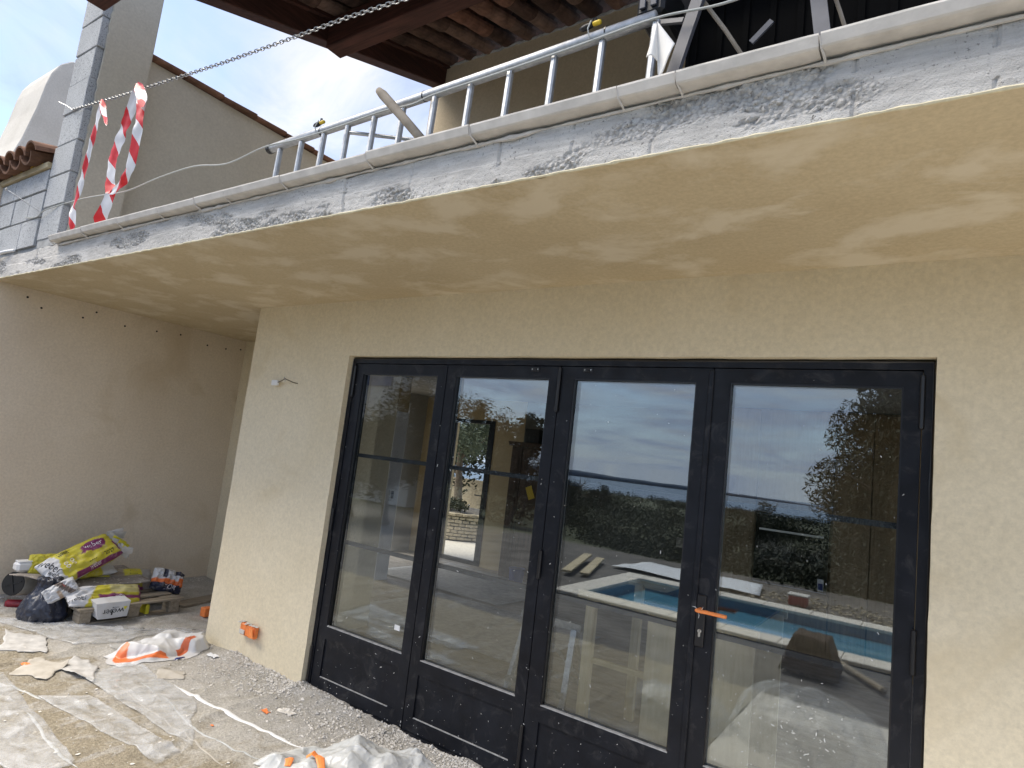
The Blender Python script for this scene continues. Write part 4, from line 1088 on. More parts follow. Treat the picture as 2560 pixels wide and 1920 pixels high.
t2 = thing('barrier_tape', 'wide looped red and white barrier tape tied over the chain', 'tape', (-1.0, -1.215, 2.80), 'barrier tapes on the chain')
rib(t2, 'tape_strip', [(-0.985, -1.225, 3.69), (-1.04, -1.225, 3.56), (-1.11, -1.225, 3.40), (-1.165, -1.225, 3.22), (-1.14, -1.225, 3.05), (-1.10, -1.225, 2.98), (-1.12, -1.225, 2.90), (-1.19, -1.23, 2.76)], 0.085, '', 6, 0.6)
rib(t2, 'tape_strip', [(-0.975, -1.235, 3.69), (-0.90, -1.235, 3.55), (-0.865, -1.235, 3.40), (-0.862, -1.235, 3.25), (-0.870, -1.235, 3.10), (-0.92, -1.235, 3.025), (-1.02, -1.232, 2.985), (-1.10, -1.23, 2.975)], 0.070, '', 9, 0.6)
rib(t2, 'tape_end', [(-0.985, -1.245, 3.695), (-0.93, -1.247, 3.64), (-0.86, -1.247, 3.56), (-0.835, -1.248, 3.49)], 0.08, '', 12, 0.5)

def cable(name, pts, r, mat, label, cat='cable', parent=None):
    P_ = [Vector(p) for p in pts]; out = []
    n = len(P_)
    for i in range(n-1):
        p0 = P_[max(i-1, 0)]; p1 = P_[i]; p2 = P_[i+1]; p3 = P_[min(i+2, n-1)]
        for t_ in range(8):
            t = t_/8
            out.append(0.5*((2*p1)+(p2-p0)*t+(2*p0-5*p1+4*p2-p3)*t*t+(3*p1-p0-3*p2+p3)*t*t*t))
    out.append(P_[-1])
    o = MB(); o.tube(out, r, 6)
    return tag(o.build(name, mat, parent, smooth=True), label, cat)
cable('wire_cable', [(-2.60, -1.20, 3.02), (-2.35, -1.205, 2.99), (-2.2, -1.21, 3.02), (-1.85, -1.17, 3.055), (-1.55, -1.16, 3.05), (-1.1, -1.14, 3.03), (-0.756, -1.12, 3.07), (-0.379, -1.10, 3.09), (-0.036, -1.09, 3.05), (0.294, -1.085, 3.085), (0.569, -1.08, 3.075), (0.877, -1.08, 3.075), (1.172, -1.08, 3.085), (1.368, -1.085, 3.07), (1.498, -1.09, 3.08), (1.753, -1.09, 3.085), (1.90, -1.10, 3.08), (2.188, -1.105, 3.085), (2.492, -1.115, 3.088), (2.75, -1.12, 3.06), (3.1, -1.13, 3.09)], 0.0042, M['rope'], 'thin grey cable running along the top of the ladder')
def clamp(x, flip, label):
    c = thing('spring_clamp', label, 'clamp', (x, -1.08, 3.12), 'clamps on the ladder')
    y = lad_y(x)-0.015
    MB().lathe((x-0.055, y, 3.147), [(0.004, 0), (0.010, 0.012), (0.012, 0.03), (0.010, 0.05), (0.008, 0.060)], 12, (1, 0, 0.10)).build('jaw', M['blackplastic'], c, smooth=True)
    MB().lathe((x+0.002, y-0.004, 3.150), [(0.008, 0), (0.009, 0.008), (0.009, 0.024), (0.007, 0.030)], 12, (1, 0, 0.0)).build('grip', M['yellow'], c, smooth=True)
    MB().tube([(x+0.012, y, 3.155), (x+0.010, y-0.004, 3.172), (x+0.002, y-0.004, 3.174), (x-0.004, y, 3.158)], 0.0028, 6).build('spring', M['hinge'], c)
    MB().tube([(x-0.004, y-0.012, 3.16), (x-0.006, y-0.026, 3.12), (x-0.002, y-0.014, 3.085)], 0.0026, 6).build('wire_hook', M['rope'], c)
clamp(0.70, 1, 'black and yellow spring clamp on the left part of the ladder rail')
clamp(2.25, 1, 'black and yellow spring clamp on the right part of the ladder rail')

# white cloth hanging over the ladder end
mb = MB()
def clothpt(u, v):
    ax, az = 2.515, 3.045
    bx = 2.495+0.092*u; w = v
    lo = 2.913-0.012*u/0.4 if u < 0.4 else (2.901-0.055*(u-0.4)/0.08 if u < 0.48 else 2.846+0.085*((u-0.48)/0.52)**1.5)
    x = ax+(bx-ax)*w+0.006*math.sin(u*9)*w; z = az+(lo-az)*w
    return (x, -1.150-0.018*math.sin(u*8.5+0.4)*w-0.01*w, z)
mb.grid(26, 20, clothpt); tag(mb.build('white_cloth', M['whitecloth'], smooth=True, thick=0.002), 'white cloth draped over the right end of the ladder', 'cloth')

# folding tool stand with black cases on it
ts = thing('tool_stand', 'folding tool stand with grey metal legs at the balcony edge', 'stand', (2.8, -0.9, 2.77))
MB().bar((2.535, -1.10, 2.77), (2.66, -1.05, 3.36), 0.040, 0.020, up=(0, 1, 0)).build('leg', M['greypaint'], ts)
MB().bar((3.015, -1.10, 2.77), (2.93, -1.05, 3.36), 0.042, 0.020, up=(0, 1, 0)).build('leg', M['greypaint'], ts)
MB().bar((2.44, -1.05, 3.13), (2.572, -1.07, 3.085), 0.016, 0.012, up=(0, 1, 0)).build('cross_brace', M['greypaint'], ts)
MB().tube([(2.612, -1.04, 3.175), (2.69, -1.00, 3.06), (2.755, -0.95, 2.955)], 0.007, 8).build('stay_rod', M['greystick'], ts)
MB().tube([(3.00, -1.02, 3.10), (3.03, -1.01, 3.00), (3.05, -1.0, 2.93)], 0.006, 8).build('stay_rod', M['greystick'], ts)
MB().bar((2.770, -0.98, 3.005), (2.83, -0.98, 3.062), 0.018, 0.008, up=(0, 1, 0)).build('catch_plate', M['greypaint'], ts)
MB().box(2.40, 3.5, -0.98, -0.55, 3.36, 3.40).build('stand_top', M['greypaint'], ts)
bc = thing('black_tool_case', 'large black ribbed tool case behind the grey stand legs', 'case', (2.85, -0.7, 2.74))
MB().box(2.50, 3.32, -0.86, -0.35, 2.745, 3.32).build('case_body', M['blackmatte'], bc, bevel=0.02)
for i in range(9):
    MB().box(2.53+i*0.088, 2.55+i*0.088, -0.868, -0.862, 2.80, 3.28).build('rib', M['blackmatte'], bc)
sc_ = thing('small_black_case', 'small black plastic case beside the stand top left', 'case', (2.45, -1.0, 3.12))
MB().box(2.40, 2.50, -1.08, -0.88, 3.145, 3.30).build('case_body', M['blackplastic'], sc_, bevel=0.012)
for x in (2.415, 2.455): MB().box(x, x+0.022, -1.09, -1.081, 3.165, 3.20).build('latch', M['greypaint'], sc_, bevel=0.002)
MB().box(2.42, 2.48, -1.088, -1.081, 3.22, 3.27).build('case_plate', M['hinge'], sc_)
pc_ = MB(); pc_.lathe((3.145, -1.12, 2.775), [(0.020, 0), (0.026, 0.075), (0.027, 0.075), (0.0275, 0.08), (0.02, 0.08)], 18)
tag(pc_.build('paper_cup', M['whiteplastic'], smooth=False), 'white paper cup standing on the balcony edge', 'cup')
tag(MB().box(3.185, 3.30, -1.16, -1.06, 2.774, 2.84).build('wood_block', M['pallet_x'], bevel=0.004), 'brown offcut of wood beside the paper cup', 'offcut')
# bent white pipe at the left end of the slab, long screw in the block wall
cable('white_pipe', [(-3.25, -1.235, 2.60), (-3.06, -1.235, 2.69), (-2.92, -1.235, 2.735), (-2.80, -1.225, 2.752), (-2.68, -1.20, 2.76)], 0.012, M['whiteplastic'], 'bent white pipe at the left end of the slab', 'pipe')
ns = thing('long_screw', 'long screw with round head driven into the low block wall', 'screw', (-2.36, -1.2, 3.07))
MB().tube([(-2.33, -1.19, 3.03), (-2.55, -1.36, 3.17)], 0.004, 8).build('shank', M['steel'], ns)
MB().lathe((-2.55, -1.36, 3.17), [(0.004, 0), (0.013, 0.005), (0.012, 0.007)], 12, (-0.7, -0.55, 0.44)).build('head', M['chrome'], ns)
# ------------------------------------------------------------ pallet, sacks and rubbish by the side wall
pal = thing('wooden_pallet', 'dusty wooden pallet under the mortar sacks', 'pallet', (-2.3, -0.2, 0))
PXR = -1.93
for by in (-0.52, -0.17, 0.15):
    for bx in (-1.985, -2.32, -2.66):
        MB().box(bx-0.055, bx+0.055, by-0.042, by+0.042, 0.018, 0.098).build('block', M['pallet_x'], pal, bevel=0.004)
    MB().box(-2.74, -1.915, by-0.045, by+0.045, 0.099, 0.113).build('bearer', M['pallet_x'], pal, bevel=0.002)
for bx in (-1.985, -2.32, -2.66):
    MB().box(bx-0.05, bx+0.05, -0.57, 0.20, 0.004, 0.017).build('skid', M['pallet_y'], pal, bevel=0.002)
for i, bx in enumerate((-1.965, -2.15, -2.32, -2.50, -2.68)):
    MB().box(bx-0.052, bx+0.052, -0.58+random.uniform(-.01, .01), 0.21+random.uniform(-.01, .01), 0.114, 0.128).build('deck_board', M['pallet_y'], pal, bevel=0.002)

YEL, MAG, WHI, GRY, NAV, ORA = (0.53, 0.47, 0.045), (0.19, 0.035, 0.12), (0.56, 0.57, 0.59), (0.33, 0.31, 0.29), (0.025, 0.03, 0.06), (0.72, 0.17, 0.04)
dg = None
def text_polys(body, size):
    cu = bpy.data.curves.new('lettering', 'FONT'); cu.body = body; cu.size = size; cu.align_x = 'CENTER'; cu.align_y = 'CENTER'; cu.resolution_u = 3
    ob = bpy.data.objects.new('lettering', cu); COL.objects.link(ob)
    d = bpy.context.evaluated_depsgraph_get(); me = ob.evaluated_get(d).to_mesh()
    vs = [v.co.copy() for v in me.vertices]; fs = [tuple(p.vertices) for p in me.polygons]
    ob.evaluated_get(d).to_mesh_clear(); bpy.data.objects.remove(ob); bpy.data.curves.remove(cu)
    return vs, fs
def sack(name, label, c, a, n, L_, W, T, colfn, texts=(), seed=1, pe=6.0, crum=0.010, bend=0.0, twist=0.0, nu=64, nv=40, group=None):
    c = Vector(c); a = Vector(a).normalized(); n = Vector(n); n = (n-a*n.dot(a)).normalized(); b = n.cross(a)
    def hh(s, t):
        e = max(0.0, 1-abs(s)**pe)**0.5; g = max(0.0, 1-abs(t)**4)**0.55
        return e*g
    def surf(s, t, side, d=0.0):
        h = hh(s, t)
        z = side*(T/2*h*(1+0.25*fbm(s*2.2+seed, t*2.2, seed, 2))) + crum*fbm(s*4+seed*3, t*4, seed*2.0+side, 3)*(0.3+0.7*h)
        z -= bend*s*s; z += d*side
        ww = W/2*(1-0.10*abs(s)**3+0.05*nz(s*3, seed))
        ll = L_/2*(1+0.04*nz(t*3, seed+5))
        z += twist*s*t
        return c+a*(s*ll)+b*(t*ww)+n*z
    mb = MB(); cols = []
    S = [math.sin((u/(nu-1)-0.5)*math.pi) for u in range(nu)]; Tt = [math.sin((v/(nv-1)-0.5)*math.pi) for v in range(nv)]
    for side in (1, -1):
        base = len(mb.v)
        for t in Tt:
            for s in S:
                mb.v.append(tuple(surf(s, t, side))); cols.append(colfn(s, t, side))
        for j in range(nv-1):
            for i in range(nu-1):
                f = (base+j*nu+i, base+j*nu+i+1, base+(j+1)*nu+i+1, base+(j+1)*nu+i)
                mb.f.append(f if side > 0 else f[::-1])
    root = thing(name, label, 'sack', tuple(c-Vector((0, 0, T/2))), group)
    o = mb.build('sack_body', M['sack'], root, smooth=True, cols=cols)
    for body, size, s0, t0, rot, mk, mat in texts:
        vs, fs = text_polys(body, size); m2 = MB(); ca, sa = math.cos(rot), math.sin(rot)
        m2.add([surf(s0+(v.x*ca-v.y*sa)/(L_/2), t0+(v.x*sa+v.y*ca)/(W/2), 1, 0.0022) for v in vs], fs)
        m2.build('lettering', mat, o, fix=False)
    return root, surf, o

def col_top(s, t, side):
    if side < 0: return WHI if s < -0.1 else YEL
    if s < -0.62 + 0.05*math.sin(t*3): return WHI
    if t < -0.80: return MAG if s > -0.45 else YEL
    if t < -0.70: return YEL
    e = ((s-0.40)/0.36)**2+((t-0.30)/0.38)**2
    if e < 1 or (0.0 < s < 0.12 and abs(t-0.12) < 0.16*(s/0.12)): return MAG
    if s > 0.90: return MAG if t < 0.1 else YEL
    return YEL
r_, sf, ob = sack('mortar_sack', 'yellow mortar sack with a purple emblem lying on top of the pile', (-2.36, -0.44, 0.405), (-0.12, 0.56, 0.24), (0.62, -0.28, 0.66), 0.56, 0.27, 0.13, col_top,
     [('weber', 0.075, -0.80, 0.30, -1.25, 0, M['ink']), ('weber', 0.055, -0.84, -0.45, -1.3, 0, M['ink']), ('weber', 0.055, 0.40, 0.36, -0.1, 0, M['inkwhite']), ('weber', 0.036, 0.12, -0.89, 0.05, 0, M['inkwhite']),
      ('lllllll', 0.055, -0.36, 0.62, 0.1, 0, M['ink']), ('o o', 0.06, -0.40, 0.0, 0.1, 0, M['inkwhite']), ('o o', 0.06, -0.40, -0.24, 0.1, 0, M['inkwhite']), ('2027', 0.045, 0.62, -0.58, 0.05, 0, M['ink']), ('----', 0.05, 0.10, -0.60, 0.05, 0, M['ink'])], seed=3, crum=0.016, pe=5)
# torn paper at the open end of the top sack
mb = MB(); rnd = random.Random(4)
for i in range(9):
    p = sf(0.96, rnd.uniform(-0.9, 0.9), 1); d = Vector((0.05, 0.55, rnd.uniform(-.35, .45))).normalized()*rnd.uniform(.06, .15); q = Vector((rnd.uniform(-.4, .4), rnd.uniform(-.2, .2), 1)).normalized()*rnd.uniform(.02, .05)
    mb.add([p-q, p+q, p+d+q*0.8+Vector((0.02, 0, -0.02)), p+d-q*0.7+Vector((0.01, 0, -0.03))], [(0, 1, 2, 3)])
mb.build('torn_paper', M['paper'], r_, thick=0.0015)
mb = MB()
for i in range(3):
    p = sf(0.98, -0.7+0.5*i, 1); q = Vector((0.0, 0.06+0.02*i, -0.03-0.012*i))
    mb.add([p, p+Vector((0.02, 0.01, 0.04)), p+q+Vector((0.02, 0.02, 0.03)), p+q], [(0, 1, 2, 3)])
mb.build('torn_flap', M['inkyellow'], r_, thick=0.0015)
sack('mortar_sack', 'folded yellow and white sack under the topmost one', (-2.48, -0.36, 0.305), (-0.05, 0.6, 0.02), (0.3, 0, 1), 0.44, 0.26, 0.07, lambda s, t, d: WHI if s > 0.45 else YEL, [], seed=8, group=None)
sack('mortar_sack', 'yellow sack end with red lettering at the upper left of the pile', (-2.55, -0.60, 0.345), (0.1, 0.5, 0.0), (0.85, -0.2, 0.5), 0.24, 0.17, 0.06, lambda s, t, d: YEL, [('pral', 0.07, 0.1, 0.0, 1.4, 0, M['inkred'])], seed=12)
def col_back(s, t, side):
    if s > 0.72: return GRY
    if -0.25 < t < 0.15 and s < 0.1: return MAG
    if -0.05 < s < 0.3 and t > -0.1: return (0.28, 0.24, 0.20)
    if t < -0.6 and s > 0.1: return MAG
    return YEL
sack('mortar_sack', 'dusty yellow sack in the shade under the cardboard', (-2.42, -0.16, 0.180), (0.06, 0.62, 0.0), (0.75, -0.1, 0.6), 0.66, 0.24, 0.10, col_back, [('llllll', 0.05, 0.52, 0.55, 0.0, 0, M['ink']), ('RPRAL F', 0.045, -0.25, -0.05, 0.0, 0, M['inkwhite'])], seed=15)
def col_mid(s, t, side):
    if s < -0.40+0.2*t: return WHI
    if -0.45 < t < -0.10 and s > -0.25: return MAG
    if s > 0.93: return MAG
    if t > 0.1 and s > 0.1: return (0.50, 0.45, 0.20)
    return YEL
sack('mortar_sack', 'white and yellow sack slumped over the front of the pallet', (-2.03, -0.36, 0.180), (0.04, 0.5, -0.03), (0.62, -0.12, 0.80), 0.52, 0.20, 0.075, col_mid, [('weber', 0.05, -0.80, -0.45, 0.25, 0, M['ink']), ('weber', 0.03, 0.35, -0.28, 0.06, 0, M['inkwhite']), ('........', 0.05, 0.2, -0.62, 0.0, 0, M['ink']), ('i', 0.06, -0.42, -0.5, 0.3, 0, M['inkred'])], seed=21, crum=0.018, bend=0.01, twist=0.02)

# square ended sack hanging over the pallet edge
ws = thing('square_sack', 'white sack end with black upside down lettering on the pallet', 'sack', (-2.0, -0.36, 0.06))
mb = MB(); cols = []
fx0, fx1, fy0, fy1, fz0, fz1 = -2.30, -1.865, -0.485, -0.245, 0.075, 0.192
def rb(u, v, w):
    x = fx0+(fx1-fx0)*u; y = fy0+(fy1-fy0)*v; z = fz0+(fz1-fz0)*w
    f = 0.008*fbm(x*9, y*9, z*9, 3); z += -0.028*max(0, u-0.6)*2.0; return Vector((x+f, y+f*0.6+(0.02*(1-w) if v < 0.5 else -0.012*(1-w)), z+f*0.6))
N_ = 16
def face(fn, col):
    b0 = len(mb.v)
    for j in range(N_):
        for i in range(N_): mb.v.append(tuple(fn(i/(N_-1), j/(N_-1)))); cols.append(col(i/(N_-1), j/(N_-1)))
    for j in range(N_-1):
        for i in range(N_-1): mb.f.append((b0+j*N_+i, b0+j*N_+i+1, b0+(j+1)*N_+i+1, b0+(j+1)*N_+i))
sidec = lambda u, v: WHI if u > 0.55 else YEL
face(lambda a, b: rb(1, a, b), lambda a, b: WHI); face(lambda a, b: rb(0, a, b), lambda a, b: YEL)
face(lambda a, b: rb(a, 0, b), sidec); face(lambda a, b: rb(a, 1, b), sidec)
face(lambda a, b: rb(a, b, 0), sidec); face(lambda a, b: rb(a, b, 1), sidec)
body = mb.build('sack_body', M['sack'], ws, smooth=False, cols=cols)
for txt, size, v0, w0, mat in (('weber', 0.064, 0.50, 0.42, M['ink']), ('emballage', 0.014, 0.58, 0.66, M['ink'])):
    vs, fs = text_polys(txt, size); m2 = MB()
    m2.add([rb(1, v0+0.0-(v.x)/(fy1-fy0), w0-(v.y)/(fz1-fz0))+Vector((0.002, 0, 0)) for v in vs], fs); m2.build('lettering', mat, body, fix=False)
m2 = MB(); m2.add([rb(1, v, w)+Vector((0.003, 0, 0)) for v, w in ((0.86, 0.42), (0.94, 0.66), (0.80, 0.66))], [(0, 1, 2)]); m2.build('emblem', M['inkyellow'], body, fix=False)
vs, fs = text_polys('25 kg', 0.03); m2 = MB()
m2.add([rb(0.80-(v.x)/(fx1-fx0), 0, 0.55-(v.y)/(fz1-fz0))+Vector((0, -0.002, 0)) for v in vs], fs); m2.build('lettering', M['ink'], body, fix=False)

# warped sheet of cardboard over the pile
mb = MB()
def cb(u, v):
    y = -0.86+0.92*u; x = -2.19-0.52*v
    taper = 0.25+0.75*sstep(0, 0.35, u); x = -2.42+(x+2.42)*taper
    z = 0.258+0.055*(1-u)**2*0.7-0.055*math.exp(-((u-0.33)/0.2)**2)*(1-v)-0.03*u*(1-v)+0.02*math.sin(u*5+1)*(1-v)+0.006*fbm(u*5, v*4, 3, 2)
    return (x, y, z)
mb.grid(44, 20, cb); tag(mb.build('cardboard_sheet', M['cardboard'], smooth=True, thick=0.006), 'warped grey cardboard sheet splashed with plaster between the sacks', 'cardboard')
tub = thing('plastic_tub', 'small white plastic tub at the left end of the cardboard', 'tub', (-2.58, -0.72, 0.28))
MB().box(-2.64, -2.54, -0.80, -0.69, 0.295, 0.37).build('tub_body', M['whiteplastic'], tub, bevel=0.018)
MB().box(-2.632, -2.548, -0.792, -0.698, 0.3705, 0.377).build('lid', M['whiteplastic'], tub, bevel=0.003)
# bin liner, bulging with folds
bl_ = thing('bin_bag', 'dark blue plastic rubbish sack smeared with plaster beside the pallet', 'bag', (-2.24, -0.70, 0))
mb = MB()
prof_ = [(0.02, 0.0), (0.175, 0.0), (0.19, 0.045), (0.175, 0.10), (0.150, 0.155), (0.115, 0.20), (0.092, 0.235), (0.088, 0.262), (0.10, 0.29), (0.085, 0.305), (0.02, 0.30)]
def bb(u, v):
    f = v*(len(prof_)-1); i = min(int(f), len(prof_)-2); t = f-i
    r = prof_[i][0]*(1-t)+prof_[i+1][0]*t; h = prof_[i][1]*(1-t)+prof_[i+1][1]*t
    a = 6.28318*u; fold = 1+0.13*fbm(math.cos(a)*2.2, math.sin(a)*2.2, v*3.2, 3)-0.16*max(0, 1-abs(nz(math.cos(a)*3.2+v*1.5, math.sin(a)*3.2, v*2.2))*5)*(0.25+0.75*v)-0.06*max(0, 1-abs(nz(math.cos(a)*5, math.sin(a)*5, v*7))*5)
    return (-2.25+r*fold*math.cos(a)*1.0, -0.685+r*fold*math.sin(a)*0.82+0.02*v, 0.008+h+0.014*nz(math.cos(a)*3, math.sin(a)*3, 7+v*3)*v)
mb.grid(72, 54, bb, closed_u=True); mb.build('bag_body', M['binliner'], bl_, smooth=True)
sack('paper_scrap_sack', 'crumpled white and brown sack scrap lying on the rubbish sack', (-2.115, -0.645, 0.235), (0.12, 0.5, 0.32), (0.85, -0.35, 0.45), 0.21, 0.12, 0.05, lambda s, t, d: (0.13, 0.10, 0.085) if (0.1 < s+0.3*t < 0.5) else ((0.40, 0.30, 0.22) if abs(s+0.1) < 0.12 and t < 0 else WHI), [('i', 0.05, 0.3, 0.3, 0.2, 0, M['inkred'])], seed=33, crum=0.02, nu=40, nv=26)
# bucket on its side with a black base, red can
bu = thing('pale_bucket', 'pale bucket lying on its side showing a black round base', 'bucket', (-2.7, -0.72, 0))
ax = Vector((-0.50, 0.80, -0.10)).normalized(); bc_ = Vector((-2.62, -0.775, 0.195))
MB().lathe(bc_, [(0.086, 0.0), (0.09, 0.012), (0.105, 0.24), (0.11, 0.24), (0.11, 0.255), (0.02, 0.256)], 28, ax).build('bucket_body', M['whiteplaster'], bu, smooth=False)
MB().lathe(bc_-ax*0.004, [(0.088, 0), (0.09, 0.003), (0.02, 0.0035)], 28, ax).build('base_disc', M['blackplastic'], bu)
for an in (0.3, 1.87):
    s_ = ax.orthogonal().normalized(); s_ = Matrix.Rotation(an, 3, ax) @ s_
    MB().bar(bc_-ax*0.006-s_*0.07, bc_-ax*0.006+s_*0.07, 0.006, 0.006, up=ax).build('base_rib', M['hinge'], bu)
cn = thing('red_can', 'red drink can lying on its side by the rubbish sack', 'can', (-2.62, -0.74, 0))
MB().lathe((-2.66, -0.785, 0.036), [(0.022, 0), (0.026, 0.004), (0.033, 0.012), (0.033, 0.105), (0.027, 0.115), (0.025, 0.115)], 22, (0.55, 0.83, 0)).build('can_body', M['redcan'], cn, smooth=False)
MB().lathe((-2.6615, -0.7875, 0.036), [(0.024, 0), (0.021, 0.0015), (0.019, 0.0105)], 22, (0.55, 0.83, 0)).build('can_end', M['steel'], cn)
# white, navy and orange paper sack on the right end of the pallet
def col_r(s, t, side):
    if t < -0.45: return NAV
    if t < -0.12: return ORA
    if (-0.45 < s < -0.2 and t > 0.05) or (s > 0.35 and t > 0.45): return NAV
    if s > 0.55 and t < 0.3: return ORA
    return WHI
sack('crumpled_sack', 'crumpled white orange and navy paper sack at the right end of the pallet', (-2.24, 0.225, 0.20), (0.10, 0.42, -0.12), (0.80, -0.25, 0.55), 0.26, 0.20, 0.12, col_r, [('TOR', 0.05, 0.1, -0.72, 0.0, 0, M['inkwhite'])], seed=41, crum=0.03, pe=4, nu=48, nv=36)
tag(MB().bar((-2.10, 0.27, 0.018), (-2.25, 0.95, 0.018), 0.16, 0.022).build('floor_board', M['pallet_y'], bevel=0.002), 'loose board on the floor in the recess', 'board')
tag(MB().box(-2.06, -1.97, -0.06, -0.03, 0.012, 0.09).build('yellow_scrap', M['inkyellow'], bevel=0.004), 'yellow paper scrap under the pallet', 'scrap')

# ------------------------------------------------------------ things on the site floor
def sheet(name, label, cs, mat, curl=0.02, seed=1, cat='paper', n=(22, 16), z0=0.016, thick=0.0012, lift=()):
    a, b, c, d = [Vector((p[0], p[1], 0)) for p in cs]; mb = MB(); sz = min((b-a).length, (d-a).length, (c-b).length, (c-d).length)
    def f(u, v):
        p = a*(1-u)*(1-v)+b*u*(1-v)+c*u*v+d*(1-u)*v
        e = min(u, v, 1-u, 1-v); z = z0-0.004+curl*0.5*(1+1.6*fbm(u*2.8+seed, v*2.8, seed, 3))*0.5
        for (cu_, cv_, h) in lift: z += h*max(0, 1-math.hypot(u-cu_, v-cv_)/0.45)**2
        p = p+Vector((0.09*sz*nz(u*3, v*3, seed)+0.03*sz*nz(u*8, v*8, seed), 0.09*sz*nz(u*3, v*3, seed+4)+0.03*sz*nz(u*8, v*8, seed+4), 0))
        return (p.x, p.y, max(z, floor_z(p.x, p.y)+0.004))
    mb.grid(n[0], n[1], f); return tag(mb.build(name, mat, smooth=True, thick=thick), label, cat)
sheet('floor_sheet', 'pale paper sheet with a raised edge at the far left of the floor', [(-1.60, -1.13), (-1.42, -0.94), (-1.74, -0.82), (-1.97, -1.0)], M['paper'], 0.015, 2, lift=((0.0, 1.0, 0.03),))
sheet('floor_sheet', 'curled dusty paper sheet in the middle left of the floor', [(-1.16, -1.22), (-0.96, -1.10), (-1.14, -0.92), (-1.37, -1.02)], M['scrap'], 0.02, 5, lift=((1.0, 1.0, 0.035),))
sheet('floor_sheet', 'grey paper strip folded over beside the clear film', [(-1.08, -1.0), (-0.78, -0.93), (-1.02, -0.80), (-1.27, -0.83)], M['paper'], 0.018, 9, lift=((0.5, 0.0, 0.03),))
sheet('cardboard_scrap', 'small grey cardboard scrap on the floor before the wall', [(-0.61, -0.65), (-0.50, -0.53), (-0.62, -0.46), (-0.74, -0.57)], M['scrap'], 0.012, 12, 'cardboard', thick=0.003)
sheet('film_sheet', 'clear plastic film spread over the floor left of the doors', [(-0.95, -0.95), (0.3, -0.92), (-0.2, -0.62), (-1.0, -0.60)], M['film'], 0.02, 15, 'film', (50, 26))
sheet('film_sheet', 'milky plastic film at the front left of the floor', [(-1.3, -1.75), (0.2, -1.55), (0.1, -1.36), (-1.2, -1.24)], M['film'], 0.016, 18, 'film', (44, 20))
sheet('film_sheet', 'creased plastic film in the sand at the middle front', [(-0.75, -1.22), (0.35, -1.12), (0.30, -0.98), (-0.6, -1.02)], M['film'], 0.014, 22, 'film', (44, 18))
sheet('film_sheet', 'dusty plastic film round the foot of the pallet', [(-2.5, -1.0), (-1.5, -0.75), (-1.3, 0.2), (-1.8, -0.45)], M['film'], 0.014, 25, 'film', (44, 24))
def fold(name, label, pts, w, mat, seed, wav=0.008):
    P_ = []; rs = []
    for a, b in zip(pts[:-1], pts[1:]):
        for i in range(14):
            t = i/14; x = a[0]+(b[0]-a[0])*t; y = a[1]+(b[1]-a[1])*t+wav*nz(x*5, seed); P_.append((x, y, floor_z(x, y)+0.001+0.001*nz(x*9, seed))); rs.append(w*(0.75+0.45*nz(x*6, seed+2)))
    m = len(rs)
    for i in range(6): rs[i] *= (i+1)/7; rs[m-1-i] *= (i+1)/7
    mb = MB(); mb.tube(P_, rs, 8, squash=0.16); return tag(mb.build(name, mat, smooth=True), label, 'film fold', 'folds of plastic film on the floor')
fold('film_fold', 'broad white fold of film running to the plastic bag by the door', [(-0.48, -0.60), (-0.198, -0.595), (0.25, -0.575), (0.72, -0.53)], 0.019, M['whiteplastic'], 3, 0.003)
fold('film_fold', 'thin white film fold between the broad fold and the sand', [(-0.64, -0.735), (-0.3, -0.73), (0.1, -0.82), (0.42, -0.79), (0.66, -0.76)], 0.008, M['milky'], 5)
fold('film_fold', 'pale film fold at the lower left edge of the picture', [(-0.55, -1.335), (-0.28, -1.36), (-0.05, -1.385), (0.18, -1.37)], 0.010, M['milky'], 8)
fold('film_fold', 'long sandy film fold through the middle of the floor', [(-0.75, -0.84), (-0.19, -0.87), (0.25, -0.885), (0.60, -0.91)], 0.009, M['scrap'], 11)
fold('film_fold', 'short white film fold beside the curled paper', [(-1.05, -1.26), (-0.78, -1.235), (-0.66, -1.22)], 0.010, M['milky'], 14)
